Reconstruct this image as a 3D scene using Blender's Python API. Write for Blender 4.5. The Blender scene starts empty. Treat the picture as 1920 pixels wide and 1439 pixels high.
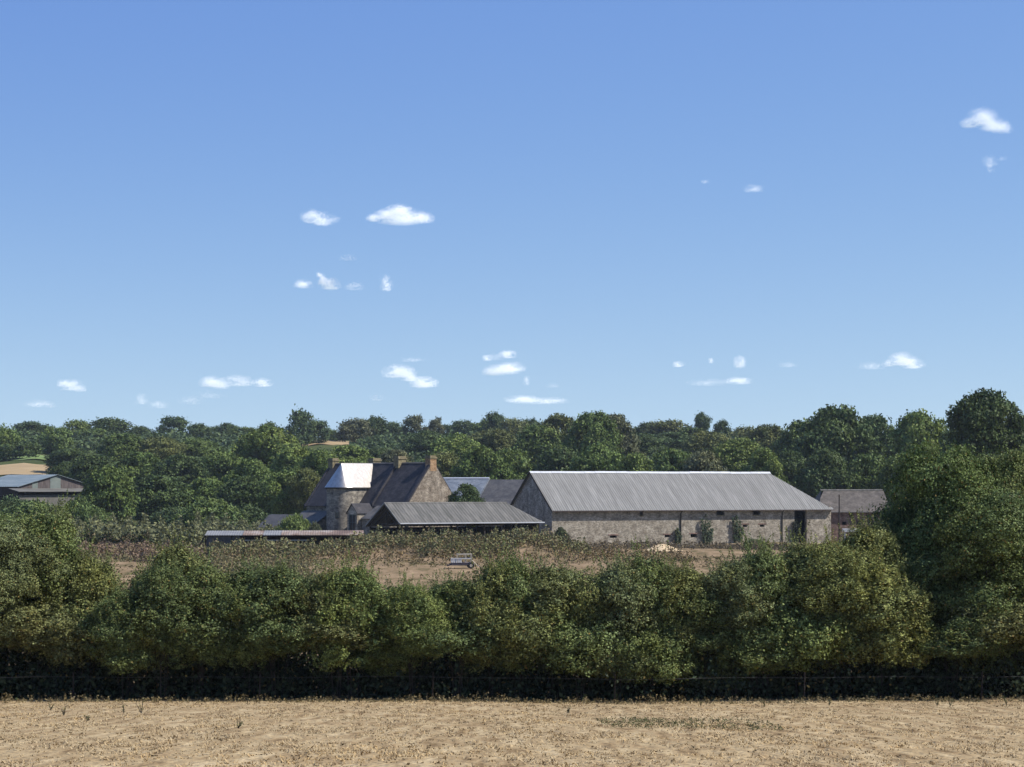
import bpy, math, random
import numpy as np
from mathutils import Vector, Matrix
C = bpy.context.scene
COL = C.collection
R = math.radians
rng = np.random.default_rng(7)
random.seed(7)
# ---------------------------------------------------------------- camera, world, sun
F, HY = 4000.0, 912.0            # focal length in photo pixels, row of the horizon
cam = bpy.data.cameras.new('camera'); co = bpy.data.objects.new('camera', cam); COL.objects.link(co)
co.location = (0, 0, 0); co.rotation_euler = (R(90), 0, 0)
cam.sensor_width = 36; cam.lens = F*36/1920; cam.shift_y = (HY-719.5)/1920
cam.clip_start = 0.5; cam.clip_end = 30000
C.camera = co
SUN = Vector((0.99, -0.14, 0)).normalized()*math.cos(R(47)); SUN.z = math.sin(R(47))
w = bpy.data.worlds.new('World'); C.world = w; w.use_nodes = True
nt = w.node_tree; nd = nt.nodes; lk = nt.links
bg = nd['Background']
sky = nd.new('ShaderNodeTexSky'); sky.sky_type = 'NISHITA'; sky.sun_disc = False
sky.sun_elevation = R(47); sky.sun_rotation = math.atan2(SUN.x, SUN.y)
sky.altitude = 100; sky.air_density = 1.0; sky.dust_density = 0.3; sky.ozone_density = 3.0
tc = nd.new('ShaderNodeTexCoord'); mp = nd.new('ShaderNodeMapping')
mp.inputs['Scale'].default_value = (1, 1, 2.2); mp.inputs['Location'].default_value = (0, 0, 0.10)
mp.inputs['Scale'].default_value = (1, 1, 1); mp.inputs['Location'].default_value = (0, 0, 0)
lk.new(tc.outputs['Generated'], mp.inputs['Vector'])
sx_ = nd.new('ShaderNodeSeparateXYZ'); cx_ = nd.new('ShaderNodeCombineXYZ'); lk.new(mp.outputs['Vector'], sx_.inputs[0])
z0_ = nd.new('ShaderNodeMath'); z0_.operation = 'MAXIMUM'; z0_.inputs[1].default_value = 0; lk.new(sx_.outputs[2], z0_.inputs[0])
z1_ = nd.new('ShaderNodeMath'); z1_.operation = 'POWER'; z1_.inputs[1].default_value = 1.4; lk.new(z0_.outputs[0], z1_.inputs[0])
z2_ = nd.new('ShaderNodeMath'); z2_.operation = 'MULTIPLY_ADD'; z2_.inputs[1].default_value = 3.75; z2_.inputs[2].default_value = .135; lk.new(z1_.outputs[0], z2_.inputs[0])
lk.new(sx_.outputs[0], cx_.inputs[0]); lk.new(sx_.outputs[1], cx_.inputs[1]); lk.new(z2_.outputs[0], cx_.inputs[2])
lk.new(cx_.outputs[0], sky.inputs['Vector'])
hs = nd.new('ShaderNodeHueSaturation'); hs.inputs['Saturation'].default_value = 1.12
lk.new(sky.outputs['Color'], hs.inputs['Color'])
sp_ = nd.new('ShaderNodeSeparateColor'); cb_ = nd.new('ShaderNodeCombineColor'); lk.new(hs.outputs['Color'], sp_.inputs[0]); lk.new(cb_.outputs[0], bg.inputs['Color'])
for i_, (A_, e_) in enumerate(((1.035, .85), (.805, .703), (.671, .259))):      # the clear pale blue of a dry summer sky
    a_ = nd.new('ShaderNodeMath'); a_.operation = 'MULTIPLY'; a_.inputs[1].default_value = .132; lk.new(sp_.outputs[i_], a_.inputs[0])
    p_ = nd.new('ShaderNodeMath'); p_.operation = 'POWER'; p_.inputs[1].default_value = e_; lk.new(a_.outputs[0], p_.inputs[0])
    m_ = nd.new('ShaderNodeMath'); m_.operation = 'MULTIPLY'; m_.inputs[1].default_value = A_/.13; lk.new(p_.outputs[0], m_.inputs[0]); lk.new(m_.outputs[0], cb_.inputs[i_])
bg.inputs['Strength'].default_value = 0.13
sl = bpy.data.lights.new('sun', 'SUN'); so = bpy.data.objects.new('sun', sl); COL.objects.link(so)
sl.energy = 5.0; sl.angle = R(0.5); sl.color = (1.0, 0.94, 0.85)
so.rotation_euler = SUN.to_track_quat('Z', 'Y').to_euler(); so.location = SUN*200
C.view_settings.view_transform = 'Standard'; C.view_settings.look = 'None'
C.view_settings.exposure = 0.45; C.view_settings.gamma = 1.0
C.render.engine = 'CYCLES'
# ---------------------------------------------------------------- helpers
def tag(o, label=None, cat=None, group=None, kind=None):
    if label: o['label'] = label
    if cat: o['category'] = cat
    if group: o['group'] = group
    if kind: o['kind'] = kind
    return o
def empty(name, loc, rz=0):
    o = bpy.data.objects.new(name, None); COL.objects.link(o)
    o.location = loc; o.rotation_euler = (0, 0, rz); o.empty_display_size = .2
    return o
def link(name, me, parent=None, m=None):
    o = bpy.data.objects.new(name, me); COL.objects.link(o)
    if parent: o.parent = parent
    if m: me.materials.append(m)
    return o
def np_mesh(name, V, Fq):
    me = bpy.data.meshes.new(name)
    n, k = Fq.shape
    me.vertices.add(len(V)); me.vertices.foreach_set('co', np.ascontiguousarray(V, dtype=np.float32).ravel())
    me.loops.add(n*k); me.loops.foreach_set('vertex_index', np.ascontiguousarray(Fq, dtype=np.int32).ravel())
    me.polygons.add(n); me.polygons.foreach_set('loop_start', np.arange(0, n*k, k, dtype=np.int32))
    me.polygons.foreach_set('loop_total', np.full(n, k, dtype=np.int32))
    me.update(calc_edges=True)
    return me
def at(px, py, Y): return Vector(((px-960)/F*Y, Y, (HY-py)/F*Y))
TY = [-80, 0, 70, 80, 120, 180, 250, 300, 340, 400, 450, 500, 560, 600, 640, 700, 860, 920, 1100, 1500, 2600]
TZ = [3.5, -1.6, -7.1, -7.5, -7.9, -8.2, -8.5, -9.1, -9.6, -9.6, -8.0, -6.2, -2.6, 0, 3.84, 7.7, 17.3, 19.4, 19.6, 15, 10]
def ground(x, y):
    x = np.asarray(x, float); y = np.asarray(y, float)
    z = np.interp(y, TY, TZ)
    amp = np.interp(y, [0, 60, 200, 600, 1000], [.02, .04, .08, .3, .8])
    z = z + amp*(np.sin(x*.21+y*.05)+.6*np.sin(x*.067-y*.11+1.3)+.5*np.sin(x*.5+y*.31))
    # the weed-grown bank in front of the farm
    e = 1/(1+np.exp(-(x+34)/1.6))*1/(1+np.exp((x-7)/2.5))
    z = z + e*(.75+1.25/(1+np.exp(-(x+17)/2)))*np.exp(-((y-250)/10.0)**2)*(1+.15*np.sin(x*.6))
    z = z + .5*np.exp(-((x-14)/6)**2-((y-285)/7)**2)
    return z
def gz(x, y): return float(ground(x, y))
class MB:
    def __init__(s): s.v = []; s.f = []
    def poly(s, pts):
        i = len(s.v); s.v += [tuple(p) for p in pts]; s.f.append(tuple(range(i, i+len(pts)))); return s
    def box(s, x0, x1, y0, y1, z0, z1):
        i = len(s.v)
        s.v += [(x0,y0,z0),(x1,y0,z0),(x1,y1,z0),(x0,y1,z0),(x0,y0,z1),(x1,y0,z1),(x1,y1,z1),(x0,y1,z1)]
        s.f += [(i,i+3,i+2,i+1),(i+4,i+5,i+6,i+7),(i,i+1,i+5,i+4),(i+1,i+2,i+6,i+5),(i+2,i+3,i+7,i+6),(i+3,i,i+4,i+7)]
        return s
    def bar(s, a, b, w, h=None):
        a = Vector(a); b = Vector(b); d = (b-a).normalized(); h = h or w
        up = Vector((0,0,1)) if abs(d.z) < .95 else Vector((1,0,0))
        t = d.cross(up).normalized()*w/2; u = t.cross(d).normalized()*h/2
        i = len(s.v)
        for p in (a, b): s.v += [tuple(p-t-u), tuple(p+t-u), tuple(p+t+u), tuple(p-t+u)]
        s.f += [(i,i+1,i+2,i+3),(i+7,i+6,i+5,i+4),(i,i+4,i+5,i+1),(i+1,i+5,i+6,i+2),(i+2,i+6,i+7,i+3),(i+3,i+7,i+4,i)]
        return s
    def tube(s, pts, rad, n=7):
        pts = [Vector(p) for p in pts]; i0 = len(s.v)
        for k, p in enumerate(pts):
            d = (pts[min(k+1, len(pts)-1)]-pts[max(k-1, 0)]).normalized()
            up = Vector((0,0,1)) if abs(d.z) < .9 else Vector((1,0,0))
            t = d.cross(up).normalized(); u = t.cross(d).normalized()
            for j in range(n):
                a = 2*math.pi*j/n; s.v.append(tuple(p+(t*math.cos(a)+u*math.sin(a))*rad[k]))
        for k in range(len(pts)-1):
            for j in range(n):
                a = i0+k*n+j; b = i0+k*n+(j+1) % n; s.f.append((a, b, b+n, a+n))
        s.f.append(tuple(i0+(len(pts)-1)*n+j for j in range(n))); s.f.append(tuple(i0+j for j in reversed(range(n))))
        return s
    def prism(s, pts, off):
        """closed outline pts extruded by vector off"""
        off = Vector(off); n = len(pts); i = len(s.v)
        s.v += [tuple(Vector(p)) for p in pts]+[tuple(Vector(p)+off) for p in pts]
        s.f.append(tuple(i+j for j in range(n))); s.f.append(tuple(i+n+j for j in reversed(range(n))))
        for j in range(n): s.f.append((i+j, i+n+j, i+n+(j+1) % n, i+(j+1) % n))
        return s
    def build(s, name, m, parent=None):
        me = bpy.data.meshes.new(name); me.from_pydata(s.v, [], s.f); me.update()
        import bmesh
        b = bmesh.new(); b.from_mesh(me); bmesh.ops.recalc_face_normals(b, faces=b.faces); b.to_mesh(me); b.free()
        return link(name, me, parent, m)
def wall_mb(L, H, th, holes, jit=0):
    """front at y=0, local x 0..L, z 0..H, real openings (x0,x1,z0,z1)"""
    m = MB()
    xs = sorted({0, L, *[h[0] for h in holes], *[h[1] for h in holes]}); zs = sorted({0, H, *[h[2] for h in holes], *[h[3] for h in holes]})
    solid = lambda x, z: 0 < x < L and 0 < z < H and not any(h[0] < x < h[1] and h[2] < z < h[3] for h in holes)
    for a, b in zip(xs, xs[1:]):
        for c, d in zip(zs, zs[1:]):
            x, z = (a+b)/2, (c+d)/2
            if not solid(x, z): continue
            m.poly([(a,0,c),(b,0,c),(b,0,d),(a,0,d)]); m.poly([(a,th,c),(a,th,d),(b,th,d),(b,th,c)])
            e = 1e-3
            if not solid(a-e, z): m.poly([(a,0,c),(a,0,d),(a,th,d),(a,th,c)])
            if not solid(b+e, z): m.poly([(b,0,c),(b,th,c),(b,th,d),(b,0,d)])
            if not solid(x, c-e): m.poly([(a,0,c),(a,th,c),(b,th,c),(b,0,c)])
            if not solid(x, d+e): m.poly([(a,0,d),(b,0,d),(b,th,d),(a,th,d)])
    return m
# ---------------------------------------------------------------- materials
def mat(name, cols, scale=3.0, rough=.9, bump=0.0, bscale=20, metal=0, stretch=(1,1,1), detail=6, spec=.3, tex='noise', bdist=.05, contrast=(.35,.65), vor=None):
    m = bpy.data.materials.new(name); m.use_nodes = True; t = m.node_tree; n = t.nodes; l = t.links
    b = n['Principled BSDF']; b.inputs['Roughness'].default_value = rough; b.inputs['Metallic'].default_value = metal
    b.inputs['Specular IOR Level'].default_value = spec
    g = n.new('ShaderNodeTexCoord'); mp = n.new('ShaderNodeMapping'); mp.inputs['Scale'].default_value = stretch
    l.new(g.outputs['Object'], mp.inputs['Vector'])
    no = n.new('ShaderNodeTexNoise'); no.inputs['Scale'].default_value = scale; no.inputs['Detail'].default_value = detail; no.inputs['Roughness'].default_value = .65
    l.new(mp.outputs['Vector'], no.inputs['Vector'])
    cr = n.new('ShaderNodeValToRGB'); l.new(no.outputs['Fac'], cr.inputs['Fac'])
    e = cr.color_ramp.elements
    e[0].position = contrast[0]; e[1].position = contrast[1]
    e[0].color = (*cols[0], 1); e[1].color = (*cols[-1], 1)
    for i, c in enumerate(cols[1:-1]):
        q = e.new(contrast[0]+(contrast[1]-contrast[0])*(i+1)/(len(cols)-1)); q.color = (*c, 1)
    out = cr.outputs['Color']
    hsrc = no.outputs['Fac']
    if vor:
        v = n.new('ShaderNodeTexVoronoi'); v.inputs['Scale'].default_value = vor[0]
        mp2 = n.new('ShaderNodeMapping'); mp2.inputs['Scale'].default_value = vor[1]; l.new(g.outputs['Object'], mp2.inputs['Vector']); l.new(mp2.outputs['Vector'], v.inputs['Vector'])
        sp = n.new('ShaderNodeSeparateColor'); l.new(v.outputs['Color'], sp.inputs['Color'])
        mr = n.new('ShaderNodeMapRange'); mr.inputs['To Min'].default_value = vor[2]; mr.inputs['To Max'].default_value = vor[3]
        l.new(sp.outputs['Red'], mr.inputs['Value'])
        mx = n.new('ShaderNodeMix'); mx.data_type = 'RGBA'; mx.blend_type = 'MULTIPLY'; mx.inputs['Factor'].default_value = 1
        l.new(out, mx.inputs[6]); l.new(mr.outputs['Result'], mx.inputs[7]); out = mx.outputs[2]
        hsrc = v.outputs['Distance']
    l.new(out, b.inputs['Base Color'])
    if bump:
        bp = n.new('ShaderNodeBump'); bp.inputs['Strength'].default_value = bump; bp.inputs['Distance'].default_value = bdist
        n2 = n.new('ShaderNodeTexNoise'); n2.inputs['Scale'].default_value = bscale; n2.inputs['Detail'].default_value = 4
        l.new(g.outputs['Object'], n2.inputs['Vector']); l.new(n2.outputs['Fac'], bp.inputs['Height']); l.new(bp.outputs['Normal'], b.inputs['Normal'])
    return m
LV = (.5, 3.1)
def leaf_mat(name, dry=(.20,.15,.05), dryamt=.03, trans=.18, rough=.5, clump=1.2):
    """foliage: the object's own colour varied leaf by leaf and clump by clump"""
    m = bpy.data.materials.new(name); m.use_nodes = True; t = m.node_tree; n = t.nodes; l = t.links
    b = n['Principled BSDF']; b.inputs['Roughness'].default_value = rough; b.inputs['Specular IOR Level'].default_value = .08
    oi = n.new('ShaderNodeObjectInfo'); ge = n.new('ShaderNodeNewGeometry'); g = n.new('ShaderNodeTexCoord')
    mr = n.new('ShaderNodeMapRange'); mr.inputs['To Min'].default_value = LV[0]; mr.inputs['To Max'].default_value = LV[1]
    l.new(ge.outputs['Random Per Island'], mr.inputs['Value'])
    no = n.new('ShaderNodeTexNoise'); no.inputs['Scale'].default_value = clump; no.inputs['Detail'].default_value = 2
    va = n.new('ShaderNodeVectorMath'); va.operation = 'ADD'
    cm = n.new('ShaderNodeCombineXYZ'); ml = n.new('ShaderNodeMath'); ml.operation = 'MULTIPLY'; ml.inputs[1].default_value = 37
    l.new(oi.outputs['Random'], ml.inputs[0]); l.new(ml.outputs[0], cm.inputs[0])
    l.new(g.outputs['Object'], va.inputs[0]); l.new(cm.outputs[0], va.inputs[1]); l.new(va.outputs[0], no.inputs['Vector'])
    r2 = n.new('ShaderNodeMapRange'); r2.inputs['From Min'].default_value = .38; r2.inputs['From Max'].default_value = .66
    l.new(no.outputs['Fac'], r2.inputs['Value'])
    warm = n.new('ShaderNodeMix'); warm.data_type = 'RGBA'; warm.blend_type = 'MULTIPLY'; warm.inputs[7].default_value = (1.15, 1.05, .88, 1)
    l.new(r2.outputs['Result'], warm.inputs['Factor']); l.new(oi.outputs['Color'], warm.inputs[6])
    mu = n.new('ShaderNodeMix'); mu.data_type = 'RGBA'; mu.blend_type = 'MULTIPLY'; mu.inputs['Factor'].default_value = 1
    l.new(warm.outputs[2], mu.inputs[6]); l.new(mr.outputs['Result'], mu.inputs[7])
    gt = n.new('ShaderNodeMath'); gt.operation = 'GREATER_THAN'; gt.inputs[1].default_value = 1-dryamt
    fr = n.new('ShaderNodeMath'); fr.operation = 'MULTIPLY'; fr.inputs[1].default_value = 13.7
    f2 = n.new('ShaderNodeMath'); f2.operation = 'FRACT'
    l.new(ge.outputs['Random Per Island'], fr.inputs[0]); l.new(fr.outputs[0], f2.inputs[0]); l.new(f2.outputs[0], gt.inputs[0])
    dm = n.new('ShaderNodeMix'); dm.data_type = 'RGBA'; dm.inputs[7].default_value = (*dry, 1)
    l.new(gt.outputs[0], dm.inputs['Factor']); l.new(mu.outputs[2], dm.inputs[6])
    l.new(dm.outputs[2], b.inputs['Base Color'])
    tr = n.new('ShaderNodeBsdfTranslucent'); l.new(dm.outputs[2], tr.inputs['Color'])
    ms = n.new('ShaderNodeMixShader'); ms.inputs['Fac'].default_value = trans
    l.new(b.outputs['BSDF'], ms.inputs[1]); l.new(tr.outputs['BSDF'], ms.inputs[2]); l.new(ms.outputs['Shader'], n['Material Output'].inputs['Surface'])
    return m
M = {}
M['stone'] = mat('stone', [(.17,.145,.112),(.265,.235,.188),(.37,.335,.275)], .8, .95, .6, 9, vor=(4,(1,1,1.7),.62,1.3), bdist=.1)
M['stone_gable'] = mat('stone_gable', [(.125,.10,.076),(.20,.168,.13),(.285,.245,.195)], .8, .95, .6, 9, vor=(4,(1,1,1.7),.6,1.3), bdist=.1)
M['stone_red'] = mat('stone_red', [(.11,.075,.06),(.17,.11,.09),(.25,.18,.14)], 1.2, .95, .5, 9, vor=(3,(1,1,1.8),.65,1.25))
M['stone_grey'] = mat('stone_grey', [(.11,.10,.085),(.19,.17,.14),(.28,.25,.20)], 1.2, .95, .6, 9, vor=(2.6,(1,1,1.7),.6,1.3))
M['brick'] = mat('brick', [(.17,.105,.055),(.26,.165,.09),(.34,.235,.14)], 2.5, .9, .3, 12, vor=(4,(1,1,2.2),.7,1.25))
M['lichen'] = mat('lichen_stone', [(.10,.085,.05),(.17,.145,.085),(.22,.19,.12)], 2.5, .95, .4, 12)
M['slate'] = mat('slate', [(.016,.016,.020),(.027,.026,.032),(.045,.041,.042)], 1.0, .75, .25, 14, vor=(3.2,(1,1,1.4),.75,1.25), spec=.3)
M['slate_mid'] = mat('slate_mid', [(.05,.05,.052),(.075,.072,.072),(.10,.095,.09)], .9, .7, .2, 14, vor=(3.2,(1,1,1),.85,1.15))
M['roof_brown'] = mat('brown_grey_roof', [(.055,.048,.042),(.085,.074,.064),(.115,.10,.088)], .9, .85, .2, 14, vor=(3.2,(1,1,1),.85,1.15))
M['slate_blue'] = mat('slate_blue', [(.12,.14,.165),(.17,.19,.215),(.22,.235,.25)], .9, .6, .2, 14, vor=(3.2,(1,1,1),.88,1.12))
M['fibre'] = mat('fibre_cement', [(.135,.133,.125),(.18,.178,.168),(.25,.246,.232)], .6, .8, .15, 25, stretch=(3.4,.3,.3), detail=8, contrast=(.32,.7))
M['fibre_old'] = mat('old_fibre_cement', [(.075,.074,.064),(.11,.106,.095),(.155,.148,.132)], .55, .85, .15, 25, stretch=(2.6,.4,.4), detail=8)
M['ridge'] = mat('ridge_metal', [(.42,.44,.47),(.52,.54,.57)], 1.5, .55, 0)
M['glare_metal'] = mat('glare_metal', [(.31,.29,.27),(.42,.40,.38)], .9, .37, .12, 3, metal=1.0, spec=.5, bdist=.02, stretch=(3,3,1))  # bright metal standing in for sun glare on dark slate
M['blue_metal'] = mat('blue_metal', [(.11,.145,.16),(.15,.185,.20),(.19,.22,.225)], .5, .6, 0, stretch=(.4,2,1))
M['rust'] = mat('rusty_sheet', [(.12,.08,.06),(.19,.135,.10),(.26,.22,.19)], .35, .75, .2, 10, stretch=(1,.4,1), contrast=(.4,.62))
M['pale_sheet'] = mat('pale_sheet', [(.15,.15,.148),(.23,.228,.22)], .6, .6, 0)
M['boards'] = mat('old_boards', [(.05,.04,.04),(.085,.07,.068),(.13,.11,.10)], 1.2, .9, .4, 20, stretch=(5,5,.4))
M['wood_dark'] = mat('dark_wood', [(.018,.014,.012),(.035,.028,.022)], 3, .9, .3, 20)
M['dark'] = mat('interior_shade', [(.006,.006,.007),(.012,.011,.011)], 3, .95)  # near-black colour stands in for indoor shade
M['green_panel'] = mat('green_panel', [(.12,.145,.135),(.16,.185,.17)], 1, .7)
M['paint_blue'] = mat('blue_painted_wood', [(.045,.07,.085),(.07,.10,.11)], 3, .6)
M['glass'] = mat('window_glass', [(.012,.016,.02),(.02,.024,.03)], 3, .12, spec=.5)
M['white'] = mat('white_paint', [(.42,.41,.39),(.66,.65,.63)], 4, .6)
M['pale_metal'] = mat('pale_metal', [(.36,.33,.27),(.52,.47,.38)], 6, .6)
M['purple_dark'] = mat('dark_chassis', [(.03,.025,.035),(.07,.06,.075)], 6, .7)
M['rubber'] = mat('rubber', [(.012,.012,.012),(.02,.02,.02)], 8, .85)
M['sand'] = mat('sand', [(.42,.31,.18),(.60,.48,.31)], 1.5, .95, .4, 10)
M['bark'] = mat('bark', [(.02,.017,.014),(.04,.034,.028),(.075,.065,.052)], 3, .95, .6, 12, stretch=(1,1,.3))
M['wire'] = mat('fence_wire', [(.06,.06,.06),(.10,.10,.095)], 5, .6)
M['cloud'] = mat('cloud', [(.86,.86,.86),(.9,.9,.9)], 1, 1.0, spec=0)
_t = M['cloud'].node_tree; _tr = _t.nodes.new('ShaderNodeBsdfTranslucent'); _tr.inputs['Color'].default_value = (.92, .92, .93, 1); _ms = _t.nodes.new('ShaderNodeMixShader'); _ms.inputs['Fac'].default_value = .55
_t.links.new(_t.nodes['Principled BSDF'].outputs['BSDF'], _ms.inputs[1]); _t.links.new(_tr.outputs['BSDF'], _ms.inputs[2]); _t.links.new(_ms.outputs['Shader'], _t.nodes['Material Output'].inputs['Surface'])
M['leaf'] = leaf_mat('leaves', clump=1.6)
LV = (.75, 2.35)
M['leaf_far'] = leaf_mat('far_leaves', dryamt=.0, clump=1.2, trans=.15)
LV = (.5, 1.8)
M['weed'] = leaf_mat('weeds', dry=(.17,.135,.075), dryamt=.3, clump=.35, trans=.15)
LV = (.72, 1.3)
M['straw'] = leaf_mat('straw', dry=(.42,.33,.19), dryamt=.25, clump=.3, trans=.05)
def ground_mat(name, cols, s1, s2, extra=None):
    m = mat(name, cols, s1, 1.0, .5, s2, detail=10, bdist=.15, stretch=(.45,1,1), contrast=(.36,.64))
    return m
M['stubble'] = mat('stubble', [(.145,.10,.055),(.265,.192,.108),(.335,.255,.148),(.42,.33,.20)], 1.6, 1.0, 1.0, 5, detail=14, bdist=.15, stretch=(1.6,.22,1), contrast=(.33,.66), spec=0)
M['pasture'] = mat('pasture', [(.10,.085,.045),(.20,.145,.09),(.28,.205,.13)], .55, 1.0, .6, 3, detail=12, bdist=.2, stretch=(1,.2,1), spec=0)
M['yard'] = mat('yard', [(.09,.085,.04),(.17,.13,.075),(.26,.2,.13)], .2, 1.0, .6, 2, detail=10, spec=0)
M['hill'] = mat('hill', [(.035,.05,.022),(.06,.075,.03),(.10,.10,.045)], .03, 1.0, spec=0, detail=8)
M['far_straw'] = mat('far_straw', [(.27,.20,.115),(.34,.255,.15)], .05, 1.0, spec=0, stretch=(.2,1.5,1))
M['far_green'] = mat('far_green', [(.13,.19,.07),(.17,.22,.09)], .05, 1.0, spec=0)
# ---------------------------------------------------------------- ground
def strip(name, ys, m, nx=160, xf=lambda y: 60+max(y, 0)*.9+max(0, -y)):
    ts = np.linspace(-1, 1, nx+1); ts = np.sign(ts)*np.abs(ts)**1.5
    V = []; nr = len(ys)
    for y in ys:
        X = ts*XW(y)
        V.append(np.stack([X, np.full_like(X, y), ground(X, np.full_like(X, y))], 1))
    V = np.concatenate(V); i = np.arange(nx)[None, :]+(nx+1)*np.arange(nr-1)[:, None]; i = i.ravel()
    Fq = np.stack([i, i+1, i+nx+2, i+nx+1], 1)
    me = np_mesh(name, V, Fq); me.polygons.foreach_set('use_smooth', np.ones(len(Fq), bool))
    return tag(link(name, me, None, m), kind='structure')
def XW(y): return 90+max(y, 0)*.9
strip('stubble_field', np.concatenate([np.linspace(-80, 20, 20), np.linspace(21, 71, 80)]), M['stubble'])
strip('pasture', np.linspace(71, 315, 160), M['pasture'], nx=260)
strip('farmyard_ground', np.linspace(315, 420, 30), M['yard'])
strip('hillside', np.concatenate([np.linspace(420, 1100, 90), np.linspace(1110, 1300, 6)]), M['hill'])
def patch(name, x0, x1, y0, y1, m, n=24, dz=.06):
    xs = np.linspace(x0, x1, n); ys = np.linspace(y0, y1, n); X, Y = np.meshgrid(xs, ys)
    V = np.stack([X.ravel(), Y.ravel(), (ground(X, Y)+dz+.25).ravel()], 1)
    i = (np.arange(n-1)[None, :]+n*np.arange(n-1)[:, None]).ravel()
    return tag(link(name, np_mesh(name, V, np.stack([i, i+1, i+n+1, i+n], 1)), None, m), kind='structure')
patch('harvested_field', -230, -136, 632, 684, M['far_straw'])
patch('green_field', -172, -138, 704, 745, M['far_green'])
patch('harvested_field', -83, -61, 838, 915, M['far_straw'])
# ---------------------------------------------------------------- foliage meshes
def unit(v): return v/np.maximum(np.linalg.norm(v, axis=-1, keepdims=True), 1e-6)
def quads(P, N, S, asp=.6, g=rng):
    n = len(P); N = unit(N)
    T = unit(np.cross(N, g.normal(size=(n, 3)))); B = np.cross(N, T)
    S = np.asarray(S).reshape(-1, 1)*np.ones((n, 1))
    a = T*S; b = B*S*asp
    V = np.stack([P-a, P-b+a*.15, P+a, P+b+a*.15], 1).reshape(-1, 3)
    i = np.arange(n)*4
    return V, np.stack([i, i+1, i+2, i+3], 1)
def prof(kind, z):
    z = np.clip(z, 0, 1)
    if kind == 'round': return np.clip(1-np.abs((z-.48)/.54)**3, .03, 1)**.5
    if kind == 'oak': return np.interp(z, [0, .12, .3, .7, .88, 1], [.6, .9, 1, 1, .8, .42])
    if kind == 'tall': return np.interp(z, [0, .15, .4, .75, .9, 1], [.6, .9, 1, .9, .65, .3])
    if kind == 'airy': return np.interp(z, [0, .2, .5, .62, .8, 1], [.6, 1, .85, .45, .75, .35])
    if kind == 'shrub': return np.interp(z, [0, .22, .33, .5, .75, .92, 1], [.8, .95, 1, 1, .85, .6, .3])
    if kind == 'hang': return np.interp(z, [0, .15, .4, .7, 1], [.6, .9, 1, .95, .7])
    if kind == 'bush': return np.interp(z, [0, .2, .5, .8, 1], [.85, 1, .95, .7, .3])
def crown(name, kind, seed, A, nl, per, leaf, lr=.3, core=.08, shoots=0, loose=.12, asp=.65, tuft=9, tr=1.9, flat=.72, shl=1):
    """unit radius, A high: lobes set over the crown's profile, each carrying tufts of leaves"""
    g = np.random.default_rng(seed)
    P = []; N = []; S = []
    z = g.uniform(0, 1, nl)**.85; a = g.uniform(0, 2*np.pi, nl)
    Rl = lr*g.uniform(.55, 1.3, nl)
    zc = Rl*.6+z*(A-1.5*Rl)
    rr = np.maximum(prof(kind, z)*(1+g.normal(0, .12, nl))-Rl*.7, .02)*g.uniform(.1, 1, nl)**.22
    Cn = np.stack([np.cos(a)*rr, np.sin(a)*rr, zc], 1)
    for c, r_ in zip(Cn, Rl):
        nt = max(4, int(per*(r_/lr)**2/tuft))
        d = unit(g.normal(size=(nt, 3))); out = unit(np.array([[c[0], c[1], (c[2]-.5*A)*.6]])); d = unit(d+out*.45+np.array([0, 0, .15]))
        k = r_*np.where(g.uniform(size=nt) < loose, g.uniform(1.05, 1.45, nt), g.uniform(.78, 1.06, nt))
        tc_ = c+d*k[:, None]*np.array([1.08, 1.08, flat]); tn = unit(d+g.normal(0, .45, (nt, 3))+[0, 0, .2])
        idx = np.repeat(np.arange(nt), tuft); n = len(idx)
        off = g.normal(0, leaf*tr, (n, 3)); off -= tn[idx]*(off*tn[idx]).sum(1, keepdims=True)*.6
        P.append(tc_[idx]+off); N.append(tn[idx]+g.normal(0, .38, (n, 3))); S.append(leaf*g.uniform(.6, 1.3, n))
        m = int(n*core)
        P.append(c+unit(g.normal(size=(m, 3)))*r_*.5*g.uniform(0, 1, (m, 1))); N.append(g.normal(size=(m, 3))); S.append(np.full(m, leaf*2.8))
    for _ in range(shoots):
        c = Cn[g.integers(nl)]
        if c[2] < .4*A: continue
        L = g.uniform(.15, .75)*shl; n = int(L*95); t = np.linspace(0, 1, n)[:, None]
        d = unit(np.array([g.normal(0, .3)+c[0]*.3, g.normal(0, .3)+c[1]*.3, 1.0]))
        b = c+np.array([c[0]*.1, c[1]*.1, lr*.5])
        P.append(b+d*t*L+g.normal(0, leaf*1.0, (n, 3))*(1.2-t)); N.append(g.normal(0, 1, (n, 3))+[0, 0, .4]); S.append(leaf*g.uniform(.45, .9, n))
    P = np.concatenate(P); N = np.concatenate(N); S = np.concatenate(S)
    P[:, 2] = np.maximum(P[:, 2], 0.0)
    V, Q = quads(P, N, S, asp, g)
    V[:, 2] /= A
    return np_mesh(name, V, Q)
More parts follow.
